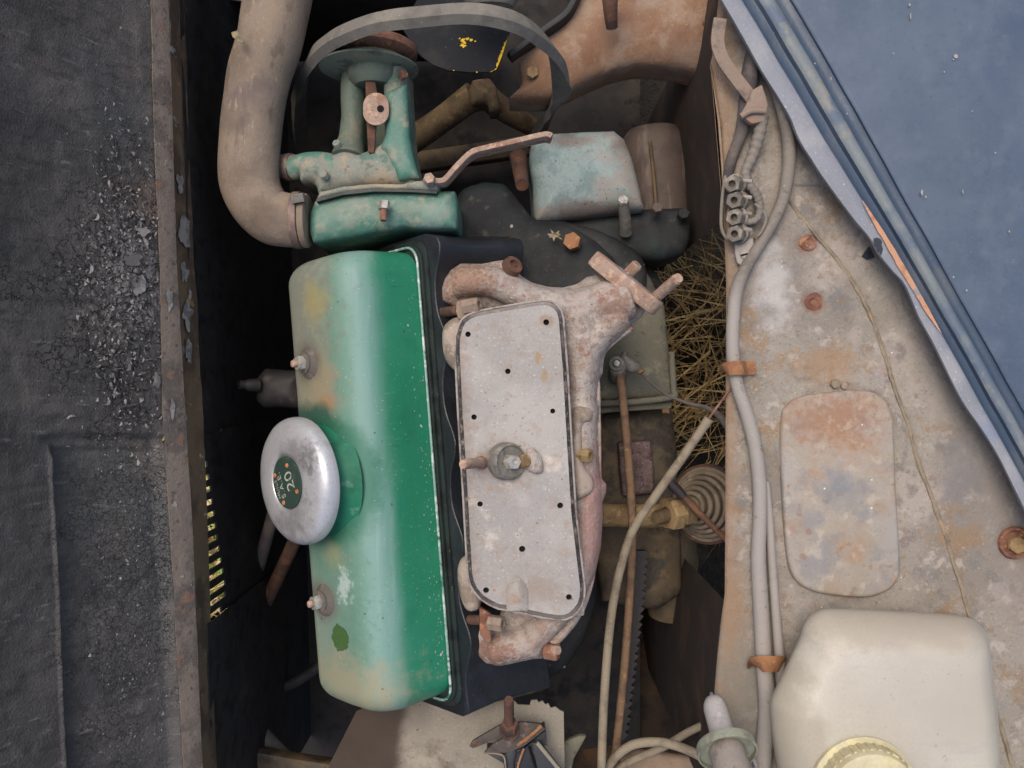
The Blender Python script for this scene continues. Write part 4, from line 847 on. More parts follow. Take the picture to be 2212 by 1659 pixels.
# clamps, nuts and bolts on the manifold
mk('clamp_plate', B().prism(PL([(986, 650), (1012, 645), (1016, 668), (1012, 690), (990, 690), (984, 672)], -.014), .010), M_clampb, ma, bev=.0015)
mk('clamp_nut', B().hexa(P(1003, 664, -.014), (.95, .15, .45), u(17), .016, hole=u(8), depth=.004), M_clampb, ma)
stud(ma, P(948, 676, -.05), P(990, 670, -.028), u(11), M_rustdark)
o = mk('clamp_plate', B().prism(PL([(1035, 1312), (1060, 1326), (1068, 1340), (1060, 1358), (1062, 1385), (1052, 1392), (1036, 1370)], -.02), .008), M_rust, ma, bev=.0015)
mk('clamp_nut', B().hexa(P(1058, 1344, -.016), (.9, 0, .45), u(17), .014, hole=u(8), depth=.004), M_clampb, ma)
stud(ma, P(1000, 1339, -.05), P(1042, 1339, -.028), u(11), M_rustdark)
mk('nut', B().hexa(P(1178, 1404, -.036), (.9, -.05, .35), u(20), .013), M_rust, ma)
stud(ma, P(1190, 1404, -.033), P(1206, 1405, -.026), u(11), M_rustlight, n=10)
stud(ma, P(1155, 1402, -.045), P(1180, 1404, -.036), u(12), M_rust, n=10)
mk('plug', B().lathe(P(1104, 578, -.03), (.5, .45, .75), [(0, .0), (u(24), 0), (u(21), .006), (u(11), .0065), (u(10), .003), (0, .003)], 22), M_rustdark, ma)
# the grey inlet casting peeping out round the plate
inl = thing('inlet_manifold', 'grey inlet casting peeping out along both sides of the plate', 'manifold', P(1100, 1000, -.03))
cast('runner', [(955, 716), (966, 696), (990, 684), (1020, 700), (1030, 790), (1000, 808), (970, 790), (957, 760)], -.03, .02, .010, .014, M_manif2, inl)
cast('runner', [(988, 1230), (1000, 1205), (1030, 1200), (1040, 1300), (1025, 1320), (1005, 1315), (992, 1280)], -.03, .02, .010, .014, M_manif2, inl)
cast('rib', [(1238, 880), (1268, 878), (1280, 890), (1278, 910), (1262, 915), (1258, 935), (1262, 1000), (1280, 1030), (1282, 1058), (1262, 1076), (1238, 1070), (1230, 960)], -.028, .02, .008, .010, M_manif2, inl)
mk('nut', B().hexa(P(1252, 983, -.026), (.8, 0, .6), u(16), .012, hole=u(7), depth=.003), M_tan, inl)
mk('foot', B().prism(PL([(1236, 1312), (1258, 1290), (1265, 1296), (1262, 1330), (1240, 1332)], -.016), .006), M_lipgrey, inl, bev=.001)

# ------------------------------------------------------------------ the drilled plate
po = [(991, 703), (998, 690), (1010, 681), (1024, 675), (1043, 670), (1100, 660), (1156, 651), (1174, 649), (1190, 651), (1203, 659), (1212, 670), (1217, 688), (1226, 800), (1235, 960), (1244, 1106), (1255, 1200), (1263, 1266), (1262, 1290), (1257, 1308), (1247, 1321), (1236, 1332), (1222, 1338), (1206, 1339), (1173, 1334), (1100, 1318), (1077, 1315), (1057, 1306), (1038, 1294), (1023, 1277), (1014, 1258), (1010, 1239), (1006, 1170), (1000, 1060), (990, 900), (983, 760), (984, 728)]
cb = thing('drilled_plate', 'pale dusty flat plate with rounded corners and small drilled holes on the manifold', 'plate', P(1120, 1000, 0))
def PT(x, y): return 0.0
pin = inset(po, 10)
holes = [(1180, 696, 6.5), (1011, 722, 6), (1097, 802, 6), (1194, 888, 5.5), (1024, 901, 6), (1037, 1089, 6), (1210, 1092, 6.5), (1128, 1186, 7), (1050, 1275, 6.5), (1229, 1290, 6.5)]
def plate_mesh():
    bm = bmesh.new(); loops = [[P(x, y, 0) for x, y in pin]] + [[P(x + r * math.cos(6.283 * q / 14), y + r * math.sin(6.283 * q / 14), 0) for q in range(14)] for x, y, r in holes]
    es = []
    for lp_ in loops:
        vs = [bm.verts.new(p) for p in lp_]
        for i in range(len(vs)): es.append(bm.edges.new((vs[i], vs[(i + 1) % len(vs)])))
    bmesh.ops.triangle_fill(bm, use_beauty=True, edges=es)
    bmesh.ops.recalc_face_normals(bm, faces=bm.faces)
    ret = bmesh.ops.extrude_face_region(bm, geom=list(bm.faces))
    for v in [g for g in ret['geom'] if isinstance(g, bmesh.types.BMVert)]: v.co.z -= .003
    bm.verts.ensure_lookup_table(); bm.verts.index_update()
    q = B(); q.v = [v.co.copy() for v in bm.verts]; q.f = [tuple(v.index for v in f.verts) for f in bm.faces]; bm.free(); return q
mk('plate_sheet', plate_mesh(), M_plate, cb, ang=30)
mk('plate_bottom', B().prism(PL(inset(po, 14), -.0045), .002), M_hole, cb)
rg = [PL(inset(po, 10.2), -.0002), PL(inset(po, 8.5), -.0018), PL(inset(po, 3), -.0045), PL(inset(po, 2.5), -.009), PL(inset(po, 13), -.009)]
mk('edge_seal', B().loft(rg, caps=False), M_seal, cb, ang=25)
lo = [P(x, y, -.0065) for x, y in po]
mk('outer_lip', B().tube(lo + lo[:2], .0011, seg=8, sm=0, cap=False), M_lipgrey, cb)
# pressed scoop at the lower end, knob and studs in the middle
sc_ = B(); 
def scoop(a, c):
    x = 1094 + 46 * a; y = 1248 + 70 * c; wv = math.sin(math.pi * a) ** .8; e = min(1, c * 3) ** .5
    return P(x, y, .0006 - .0045 * wv * e * (0.25 + .75 * c) + (-.0002))
def scoop2(a, c):
    x0 = 23 * min(1, (c * 2.4 + .02)) ** .5; x = 1117 + (a - .5) * 2 * x0; y = 1247 + 72 * c
    return P(x, y, .0012 + .005 * math.sin(math.pi * a) * (1 - c * .35) * min(1, c * 4))
mk('pressed_scoop', B().grid(scoop2, 14, 12), M_plate, cb, ang=70)
ka = Vector((.52, .02, .85)).normalized(); kc = P(1092, 996, .002)
kn = mk('knob', B().lathe(kc, ka, [(0, -.004), (u(40), -.004), (u(41), .001), (u(40), .006), (u(37), .009), (u(35), .0095), (u(33), .0075), (u(14), .007), (0, .007)], 40), M_greynut, cb)
mk('nut', B().hexa(kc + ka * .007, ka, u(17), .009, hole=u(7), depth=.002), M_nut, kn)
stud(cb, P(1127, 997, .003), P(1139, 995, .010), u(13), M_tan, n=12)
cast('wing_tab', [(1136, 985), (1140, 968), (1155, 970), (1168, 985), (1174, 1005), (1172, 1020), (1158, 1024), (1140, 1016), (1132, 1004)], .004, .006, .004, .01, M_manif, cb, vox=.0015)
stud(cb, P(1046, 998, -.002), P(1000, 1003, .034), u(10.5), M_rustlight)
mk('stud_collar', B().lathe(P(1041, 999, .001), (-.6, -.05, .8), [(0, 0), (u(14), 0), (u(14), .004), (0, .004)], 20), M_rust, cb)

# ------------------------------------------------------------------ tin box with cable lever (right of the manifold)
tb = thing('carburettor_box', 'olive grey tin housing with a rolled lower lip right of the manifold', 'housing', P(1370, 760, -.2))
cast('box', [(1270, 600), (1340, 570), (1400, 590), (1436, 660), (1446, 760), (1454, 845), (1452, 858), (1288, 868), (1270, 800)], -.20, .12, .012, .03, M_olive, tb, vox=.003, n=0)
mk('rolled_lip', B().tube([P(1284, 872, -.195), P(1370, 868, -.193), P(1452, 857, -.193), P(1455, 840, -.193), P(1450, 760, -.195)], [u(9)], seg=12), M_olive, tb)
mk('lower_lip', B().prism(PL([(1288, 880), (1452, 868), (1450, 882), (1330, 890), (1290, 894)], -.205), .02), M_olive, tb, bev=.001)
bolt(tb, 1438, 878, -.21, (0, -1, .2), u(11), u(20), mh=M_cablebrown)
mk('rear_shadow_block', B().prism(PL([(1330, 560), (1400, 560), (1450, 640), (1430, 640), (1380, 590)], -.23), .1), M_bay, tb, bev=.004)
ft = thing('cable_fitting', 'grey eyelet fitting holding two control cables on the tin housing', 'fitting', P(1335, 795, -.16))
mk('body', B().tube([P(1334, 815, -.175), P(1334, 790, -.150)], [u(24), u(22)], seg=20, sm=0), M_greynut, ft, bev=.001)
ey = mk('eyelet', B().lathe(P(1332, 787, -.148), (-.1, .2, 1), [(0, 0), (u(19), 0), (u(19), .004), (u(11), .0045), (u(11), .003), (0, .003)], 28), M_greynut, ft)
mk('pin', B().lathe(P(1332, 787, -.146), (-.1, .2, 1), [(0, 0), (u(9), 0), (u(9), .005), (u(7), .0062), (0, .0062)], 20), M_nut, ey)
cast('arm', [(1338, 780), (1346, 758), (1354, 757), (1358, 768), (1382, 784), (1388, 800), (1370, 806), (1352, 800)], -.155, .008, .004, .008, M_greynut, ft, vox=.0018)
mk('ferrule', B().tube([P(1382, 800, -.152), P(1386, 806, -.151)], u(9), seg=12, sm=0), M_tan, ft)
mk('sleeve', B().tube([P(1339, 808, -.155), P(1342, 835, -.152)], u(11), seg=14, sm=0), M_cablebrown, ft, bev=.0008)

# ------------------------------------------------------------------ castings, track rod and gaiter in the depth
gb = thing('gearbox', 'dark oily brown gearbox casting deep below the cables', 'gearbox', P(1360, 1150, -.28))
cast('case', [(1285, 880), (1450, 870), (1462, 960), (1470, 1100), (1475, 1280), (1420, 1320), (1300, 1300), (1270, 1100)], -.26, .14, .012, .03, M_darkcast, gb, vox=.0045, n=0)
mk('end_case', B().tube([P(1440, 1120, -.29), P(1452, 1220, -.30), P(1440, 1330, -.31)], [u(60, -.3), u(56, -.3), u(40, -.3)], seg=22), M_darkcast, gb)
cast('cover_plate', [(1336, 955), (1405, 952), (1412, 1010), (1414, 1066), (1345, 1072), (1338, 1010)], -.235, .03, .002, .01, pmat('purplish_rust_plate', (112, 92, 90), [L((84, 66, 60), 60, .46, .6, .9), L((150, 132, 134), 160, .58, .66, .8), L((66, 52, 46), 300, .56, .64, .8)], rough=.6, bump=((200, 1.2),), dist=.002), gb, n=0, vox=.002, smo=2)
tr = thing('track_rod', 'brown track rod with a big hexagon nut entering the ribbed gaiter', 'rod', P(1400, 1115, -.2))
mk('rod', B().tube([P(1285, 1112, -.20), P(1350, 1114, -.19), P(1428, 1115, -.19)], [u(26, -.2), u(25, -.2), u(26, -.18)], seg=18), M_tan, tr)
nx = Vector((-.86, -.05, .5)).normalized()
nu_ = mk('nut', B().hexa(P(1464, 1107, -.150), nx, u(36, -.15), .016, hole=u(19), depth=.003), M_tan, tr, ang=20)
mk('lock_nut', B().hexa(P(1464, 1107, -.150) - nx * .014, nx, u(37, -.15), .0155, rot=.4), M_armtan, tr, ang=20)
stud(nu_, P(1452, 1110, -.148), P(1416, 1119, -.128), u(15, -.15), M_armtan, n=16)
ga = thing('ribbed_gaiter', 'dusty ribbed rubber gaiter beside the wing edge', 'gaiter', P(1510, 1085, -.2))
gaa = Vector((-.66, .06, .75)).normalized(); pr = [(0, .036), (.014, .036)]
for k in range(5):
    r0 = .0185 + .0078 * k; h0 = .034 - .0105 * k
    pr += [(r0 - .0035, h0 - .0035)]
    for q in range(7):
        a = R(150 - 190 * q / 6); pr.append((r0 + .0042 * math.cos(a) + .0008, h0 - .001 + .0042 * math.sin(a)))
pr += [(.054, -.014), (.060, -.013), (.063, -.018), (.062, -.034), (0, -.034)]
GS = .70; pr = [(a * GS, c_ * GS) for a, c_ in pr]
mk('bellows', B().lathe(P(1516, 1090, -.190), gaa, pr, 52), M_gaiter, ga, ang=60)
mk('rim_band', B().lathe(P(1516, 1090, -.190), gaa, [(.0605 * GS, -.0125 * GS), (.0645 * GS, -.0135 * GS), (.0650 * GS, -.024 * GS), (.062 * GS, -.025 * GS)], 52), M_rustdark, ga)
ll = thing('short_lever', 'thin rusty lever with a rounded black rubber tip across the gaiter', 'lever', P(1500, 1100, -.13))
mk('rod', B().tube([P(1462, 1056, -.13), P(1510, 1108, -.125), P(1572, 1168, -.12)], u(8), seg=12), M_rustdark, ll)
mk('rubber_tip', B().tube([P(1446, 1041, -.132), P(1450, 1046, -.131), P(1466, 1062, -.13), P(1478, 1075, -.129)], [u(8), u(13), u(13), u(10)], seg=16), M_darkrubber, ll)

# ------------------------------------------------------------------ cables
def cable(name, label, pts, r, mat, cat='cable', seg=10, rip=None, group=None):
    return tag(mk(name, B().tube(pts, r, seg=seg, sm=10, rip=rip), mat, ang=60), label, cat, group)
cable('brown_cable', 'straight brown control cable hanging from the grey eyelet fitting', [P(1342, 830, -.152), P(1352, 930, -.15), P(1362, 1060, -.15), P(1366, 1160, -.15), P(1358, 1320, -.15), P(1348, 1450, -.15), P(1334, 1590, -.15), P(1322, 1700, -.15)], u(9, -.15), M_cablebrown, rip=lambda i: .05 * (i % 2))
th = thing('throttle_cable', 'tan sheathed cable running diagonally from the wing clip down to the bottom edge', 'cable', P(1400, 1150, -.08))
mk('sheath', B().tube([P(1528, 910, -.07), P(1480, 980, -.08), P(1420, 1065, -.09), P(1370, 1140, -.095), P(1345, 1210, -.1), P(1325, 1300, -.1), P(1313, 1400, -.1), P(1303, 1550, -.1), P(1298, 1720, -.1)], u(9.5, -.09), seg=12, sm=44, rip=lambda i: .05 * (i % 2)), M_cable, th)
mk('ferrule', B().tube([P(1532, 904, -.0695), P(1522, 919, -.0715)], u(11, -.07), seg=12, sm=0), M_cable, th)
mk('inner_wire', B().tube([P(1606, 790, -.048), P(1580, 835, -.055), P(1530, 906, -.069)], u(2.6, -.06), seg=8), M_rust, th)
cable('earth_lead', 'thin grey lead curving from the eyelet arm to the wing edge', [P(1386, 806, -.15), P(1410, 830, -.15), P(1445, 855, -.14), P(1490, 872, -.13), P(1530, 882, -.12), P(1560, 905, -.11), P(1590, 950, -.10), P(1612, 1020, -.09)], [u(4), u(4), u(4), u(5), u(6), u(11), u(13), u(12)], M_pipedark)
# toothed strip: perished ribbed hose hanging below
tt = B(); rp = []
for k in range(49):
    t = k / 48; rp.append(P(float(np.interp(t, [0, .25, .5, .75, 1], [1392, 1384, 1371, 1360, 1346])), 1180 + 410 * t, -.2))
V = []; 
for k, p in enumerate(rp):
    pass
for k in range(24):
    y0 = 1190 + k * 17; t = (y0 - 1190) / 400; x = float(np.interp(t, [0, .25, .5, .75, 1], [1396, 1388, 1375, 1363, 1350]))
    tt.prism(PL([(x - 24, y0), (x - 2, y0), (x + 7, y0 + 6), (x - 3, y0 + 17.2), (x - 24, y0 + 17.2)], -.2), .01)
tag(mk('toothed_strip', tt, M_darkrubber, bev=0, ang=20), 'black saw toothed rubber strip hanging beside the brown cable', 'rubber strip')

# ------------------------------------------------------------------ bottom: tin cover, angle bracket, rail
tc = thing('clutch_cover', 'speckled beige tin cover with a torn upper edge at the bottom of the bay', 'cover', P(1000, 1580, -.12))
tco = [(770, 1536), (830, 1510), (905, 1500), (1003, 1497), (1040, 1503), (1088, 1510), (1092, 1519), (1110, 1512), (1118, 1522), (1144, 1524), (1147, 1513), (1160, 1512), (1164, 1518), (1172, 1514), (1178, 1522), (1185, 1520), (1190, 1530), (1200, 1527), (1210, 1535), (1218, 1538), (1219, 1600), (1222, 1760), (700, 1760), (712, 1650)]
b = B().prism(PL(tco, -.105), .003)
mk('tin_sheet', b, M_tin, tc, bev=.0005)
M_brk = pmat('bracket_brown', (78, 70, 64), [L((52, 47, 45), 40, .46, .62, .85), L((120, 108, 98), 120, .60, .68, .6), L((116, 78, 54), 60, .62, .68, .6, sd=3)], rough=.7)
M_brk2 = pmat('bracket_black', (46, 48, 52), [L((70, 68, 68), 30, .5, .64, .7), L((120, 88, 60), 120, .64, .69, .6, sd=3), L((26, 27, 30), 40, .5, .6, .7, sd=5)], rough=.6)
ab = thing('angle_bracket', 'black angle iron bracket with a tall rusty stud and nut on the beige tin cover', 'bracket', P(1100, 1590, -.08))
mk('top_plate', B().prism(PL([(1014, 1613), (1020, 1602), (1050, 1584), (1080, 1567), (1127, 1560), (1168, 1564), (1178, 1576), (1132, 1612), (1110, 1622), (1094, 1627), (1046, 1626), (1062, 1610), (1096, 1590), (1086, 1586), (1050, 1606), (1022, 1617)], -.075), .004), M_brk, ab, bev=.0006)
mk('web', B().prism(PL([(1050, 1628), (1092, 1629), (1128, 1617), (1178, 1579), (1182, 1612), (1160, 1610), (1140, 1612), (1170, 1700), (1096, 1700), (1088, 1650)], -.0795), .03), M_brk2, ab, bev=.001)
mk('rib', B().prism(PL([(1092, 1628), (1104, 1614), (1116, 1624), (1110, 1650), (1116, 1700), (1100, 1700), (1096, 1650)], -.0755), .02), M_brk2, ab, bev=.0012)
mk('rusty_edge', B().tube([P(1045, 1627, -.0755), P(1072, 1628, -.0752), P(1088, 1634, -.0752), P(1092, 1655, -.0752), P(1096, 1700, -.0752)], u(2), seg=8, sm=3), M_cable, ab)
mk('rusty_edge', B().tube([P(1118, 1610, -.0742), P(1140, 1594, -.0742), P(1170, 1568, -.0742)], u(4.4), seg=8).jitter(300, .0006), M_clip, ab)
mk('rusty_edge', B().tube([P(1110, 1700, -.0745), P(1120, 1650, -.0745), P(1132, 1617, -.0745)], u(2.6), seg=8).jitter(300, .0004), M_clip, ab)
mk('washer', B().lathe(P(1100, 1577, -.0745), (0, .35, .94), [(u(24), 0), (u(24), .002), (0, .002)], 24), M_rustdark, ab)
mk('nut', B().hexa(P(1101, 1576, -.073), (0, .72, .69), u(21), .014, rot=.1), M_rustdark, ab, ang=20)
stud(ab, P(1100, 1562, -.064), P(1099, 1511, -.040), u(11), M_rustdark)
mk('stay', B().prism(PL([(1150, 1606), (1166, 1604), (1234, 1690), (1230, 1720), (1172, 1720)], -.072), .006), M_brk2, ab, bev=.0008)
mk('stay_edge', B().tube([P(1160, 1604, -.0715), P(1196, 1648, -.0715), P(1236, 1696, -.0715)], u(5), seg=8), M_tin, ab)
lk = thing('bent_tab', 'bent dusty metal tab beside the beige tin cover', 'tab', P(1230, 1620, -.14))
mk('blade', B().prism(PL([(1178, 1640), (1210, 1605), (1252, 1590), (1268, 1590), (1240, 1640), (1228, 1700), (1185, 1700)], -.13), .008), M_olive, lk, bev=.002)
fr_ = thing('floor_panel', 'grey rusty floor panel edge at the bottom beside the cables', 'panel', P(1420, 1650, -.2))
cast('sheet', [(1340, 1640), (1380, 1622), (1520, 1640), (1540, 1760), (1340, 1760)], -.19, .01, .003, .01, M_wing, fr_, n=0)
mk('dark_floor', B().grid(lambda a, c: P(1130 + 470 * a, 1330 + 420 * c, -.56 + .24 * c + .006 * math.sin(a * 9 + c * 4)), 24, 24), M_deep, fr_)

# ------------------------------------------------------------------ left dark gap
ds = thing('distributor', 'black distributor top with a short pipe stub poking out left of the green cover', 'distributor', P(570, 835, -.13))
cast('body', [(600, 800), (574, 795), (557, 815), (552, 840), (556, 868), (572, 882), (600, 880), (660, 885), (660, 800)], -.14, .06, .016, .02, M_darkrubber, ds, n=0)
mk('stub', B().tube([P(560, 832, -.125), P(538, 832, -.120), P(534, 832, -.12), P(516, 830, -.115)], [u(17), u(16), u(12), u(11)], seg=18, sm=3), M_darkrubber, ds)
mk('stub_bore', B().lathe(P(515, 830, -.1148), (-.9, .02, .4), [(0, .0006), (u(6), .0006), (u(6), -.001)], 14), M_hole, ds)
def rod(n_, lab, a, c, r, m, z):
    return tag(mk(n_, B().tube([P(*a, z), P((a[0] + c[0]) / 2 + 2, (a[1] + c[1]) / 2, z - .05), P(*c, z - .14)], u(r, z), seg=14), m, ang=60), lab, 'rod')
rod('dark_rod', 'dark grey rod slanting beside the grille, the left one of two', (604, 1060), (506, 1400), 14, M_pipedark, -.16)
rod('brown_rod', 'rusty brown rod slanting beside the green cover, the right one of two', (650, 1140), (520, 1410), 15, M_rustdark, -.16)
cable('black_cable', 'thick black cable curving through the dark corner below the grille', [P(500, 1360, -.22), P(480, 1450, -.22), P(510, 1530, -.21), P(570, 1600, -.2), P(640, 1670, -.19), P(690, 1730, -.19)], u(24, -.2), M_greyrubber)
cable('thin_cable', 'thin black cable looping low behind the left rods', [P(480, 1560, -.28), P(540, 1470, -.28), P(620, 1480, -.28), P(700, 1430, -.28)], u(12, -.28), M_blackpaint)
tag(mk('bottom_rail', B().prism(PL([(495, 1616), (560, 1626), (640, 1640), (780, 1660), (800, 1760), (480, 1760)], -.16), .02), M_darkcast, bev=.004), 'dark brown steel rail along the bottom edge left of the tin cover', 'rail')
tag(mk('fixing_clip', B().tube([P(510, 1612, -.13), P(518, 1600, -.128), P(523, 1598, -.128)], u(6), seg=10), M_nut), 'tiny bright metal clip in the dark lower left corner', 'clip')

# ------------------------------------------------------------------ inner wing on the right
ZW = -.06
wg = thing('inner_wing', 'rusty dusty inner wing panel with pressed access cover on the right', 'inner wing', P(1800, 900, ZW))
xe = lambda y: float(np.interp(y, [-60, 120, 143, 282, 367, 513, 608, 1158, 1281, 1351, 1420, 1491, 1560, 1800], [1560, 1540, 1535, 1559, 1561, 1566, 1570, 1568, 1567, 1558, 1551, 1545, 1544, 1546]))
seam = [(1700, 425), (1735, 475), (1790, 540), (1830, 590), (1870, 660), (1905, 750), (1930, 830), (1958, 910), (1985, 1000), (2020, 1100), (2055, 1200), (2085, 1300), (2110, 1390), (2135, 1480), (2165, 1580), (2200, 1700)]
def sx(y): return float(np.interp(y, [q[1] for q in seam], [q[0] for q in seam]))
def wing_pt(a, c):
    y = -60 + c * 1860; x0 = xe(y); x = x0 + (2420 - x0) * a ** 1.15
    z = ZW + .0012 * mnoise.noise(Vector((x * .012, y * .012, 3))) + .0004 * mnoise.noise(Vector((x * .06, y * .06, 9)))
    if y > 400:   # the outer sheet lies one thickness lower, behind the sealed seam
        d = x - sx(y)
        z -= .003 * max(0, min(1, (d + 2) / 5))
    rr = math.hypot((x - 1815) / 135, (y - 960) / 140)   # pressed ring round the access cover
    if y < 1010: z += .0022 * math.exp(-((rr - 1.0) / .05) ** 2)
    e = (x - x0); z -= .004 * math.exp(-e / 5)
    # dimples with rusted middles
    for (hx, hy, rd, dp) in ((1745, 525, 24, .003), (1757, 652, 26, .003), (2195, 1176, 40, .006)):
        z -= dp * math.exp(-(((x - hx) / rd) ** 2 + ((y - hy) / rd) ** 2) ** 2)
    return P(x, y, z)
mk('wing_sheet', B().grid(wing_pt, 230, 330), M_wing, wg, ang=60, solid=.0016)
sp_ = [P(x, y, ZW + .0005) for x, y in seam]
sb_ = B().tube(sp_, [.0014, .0018, .0022, .002, .0026, .002, .0027, .002, .0024, .002, .0024, .002], seg=8, sm=12); sb_.jitter(160, .0009); sb_.jitter(50, .0012)
mk('seam_bead', sb_, M_seam, wg)
aco = [(1690, 905), (1700, 876), (1728, 858), (1770, 850), (1840, 843), (1880, 845), (1908, 858), (1926, 884), (1933, 930), (1938, 1060), (1945, 1180), (1946, 1235), (1936, 1262), (1915, 1280), (1880, 1291), (1840, 1291), (1790, 1286), (1750, 1276), (1722, 1256), (1708, 1228), (1700, 1180), (1692, 1060), (1688, 960)]
acw = PL(rnd(aco, 2), -.0515)
mk('access_cover', B().prism(acw, .012), M_cover2, wg, bev=.004, seg=3, ang=60)
bolt(wg, 1803, 829, ZW + .002, (0, 0, 1), u(11, -.06), .004, mh=M_seam)
mk('dome_rivet', B().lathe(P(1823, 834, ZW + .002), (0, 0, 1), [(u(9), -.001), (u(7), .0018), (0, .0026)], 16), M_wing, wg)
for (x, y, r) in ((1745, 525, 21), (1757, 652, 23)):
    mk('rusty_plug', B().lathe(P(x, y, ZW - .0022), (0, 0, 1), [(u(r, -.06), -.001), (u(r * .8, -.06), .0016), (u(r * .45, -.06), .0016), (u(r * .3, -.06), .0), (u(r * .16, -.06), -.0004), (0, -.001)], 24, wob=.08).jitter(200, .0009), M_rust, wg)
rw_ = mk('cup_washer', B().lathe(P(2190, 1172, ZW - .004), (0, 0, 1), [(u(36, -.06), 0), (u(34, -.06), .003), (u(28, -.06), .0035), (u(24, -.06), .001), (0, .0005)], 28), M_rust, wg)
mk('bolt_head', B().hexa(P(2193, 1176, ZW - .003), (0, 0, 1), u(20, -.06), .006, rot=.4), M_tan, rw_)
for (x, y, r) in ((1925, 1130, 12), (1970, 1110, 12), (1895, 1245, 8), (1735, 560, 7), (2150, 1250, 9), (1700, 280, 14)):
    mk('mud_spot', B().lathe(P(x, y, ZW - .0028), (0, 0, 1), [(u(r), -.001), (u(r * .8), .0014), (0, .002)], 14, wob=.15), M_seam if r > 13 else M_wing, wg)
cr = B()
for i in range(520):
    x, y = random.uniform(1575, 2200), random.uniform(480, 1330)
    if x < xe(y) + 6: continue
    if 1690 < x < 1945 and 845 < y < 1290: continue
    s = random.choice((.8, 1, 1.2, 1.6, 2.4)); k = 5; a0 = random.random() * 6
    base = [P(x + s * math.cos(a0 + 1.256 * q) * random.uniform(.6, 1.2), y + s * math.sin(a0 + 1.256 * q), ZW - (.0028 if x > sx(y) else -.0004)) for q in range(k)]
    tp = P(x, y, ZW + .0004 + u(s) * .6 - (.003 if x > sx(y) else 0)); cr.add(base + [tp], [(q, (q + 1) % k, 5) for q in range(k)])
mk('grit', cr, M_tab, wg)['kind'] = 'stuff'
def shade_skirt(ys, z1):  # walls added below the wing edge to darken the gap and block side light
    return B().loft([[P(xe(y), y, -.064) for y in ys], [Vector((P(xe(y), y, -.064).x + .004, P(xe(y), y, -.064).y, z1)) for y in ys]], caps=False)
mk('shade_skirt', shade_skirt([1300, 1340, 1350, 1380, 1400, 1500, 1600, 1760], -.60), M_shade_skirt, wg, solid=.003)
mk('shade_skirt', shade_skirt([-60, 60, 140, 200, 260, 320, 380, 430, 470], -.60), M_shade_skirt, wg, solid=.003)
# upright flange at the top of the wing edge
mk('edge_flange', B().loft([[P(x, y, z) for x, y in ((1535, 140), (1553, 262), (1561, 367), (1566, 513))] for z in (-.058, -.10)], caps=False), M_wing, wg, solid=.002)

# ------------------------------------------------------------------ blue bonnet half / outer wing
fe = [(1500, -90), (1555, 0), (1600, 78), (1643, 154), (1680, 214), (1705, 257), (1718, 290), (1731, 315), (1750, 345), (1768, 374), (1800, 418), (1841, 473), (1874, 513), (1896, 550), (1925, 585), (1951, 615), (1980, 680), (2010, 736), (2061, 839), (2085, 880), (2116, 925), (2156, 990), (2185, 1050), (2214, 1110), (2260, 1200), (2330, 1330)]
fw = thing('blue_wing', 'faded blue painted outer wing with a grooved pale edge at upper right', 'wing', P(2050, 300, .05))
ZF = -.028
fs = catmull([Vector((x, y, 0)) for x, y in fe], 6)
def esm(y): return float(np.interp(y, [-90, 0, 300, 540, 700, 920, 1110, 1330], [1503, 1556, 1736, 1890, 1985, 2110, 2213, 2330]))
def lpn(y): return float(np.interp(y, [-90, 0, 158, 594, 890, 1330], [1659, 1710, 1803, 2046, 2212, 2458]))
def band(name, mat, offs):
    # offs: (share of the way from the edge to the panel line, height); above 1 it counts picture pixels past the line
    rows = []
    for p in fs:
        w_ = lpn(p.y) - esm(p.y); r_ = []
        for (o_, z_) in offs:
            if o_ <= .06: x = p.x + o_ * w_
            elif o_ < .30: k = (o_ - .06) / .24; x = (p.x + .06 * w_) * (1 - k) + (esm(p.y) + .30 * w_) * k
            elif o_ <= 1: x = esm(p.y) + o_ * w_
            else: x = lpn(p.y) + o_ - 1
            r_.append(P(x, p.y, ZF + z_))
        rows.append(r_)
    m_ = len(offs); V = [q for r in rows for q in r]
    F = [(i * m_ + k, i * m_ + k + 1, (i + 1) * m_ + k + 1, (i + 1) * m_ + k) for i in range(len(rows) - 1) for k in range(m_ - 1)]
    b_ = B().add(V, F)
    for v in b_.v: v.z += nz(v, 25, .0012)
    return mk(name, b_, mat, fw, ang=50)
band('rolled_edge', M_bluepale, [(.02, -.02), (-.006, -.012), (-.004, -.003), (.03, .0012), (.10, .0020), (.2, .0018), (.27, .001), (.30, -.002)])
band('deep_groove', M_bluedark, [(.30, -.0021), (.33, -.006), (.38, -.0075), (.47, -.007), (.54, -.002)])
band('raised_bead', M_bluegrey, [(.54, -.0019), (.58, -.0004), (.64, .001), (.70, .0010), (.75, -.001), (.765, -.003)])
band('narrow_groove', M_bluedark, [(.765, -.0031), (.79, -.0050), (.88, -.005), (.97, -.003), (1.0, .0004)])
band('panel', M_blue, [(1.0, .0005), (5, .0014), (12, .0018), (100, .003), (260, .004), (480, .004), (740, .003), (1040, .001)])
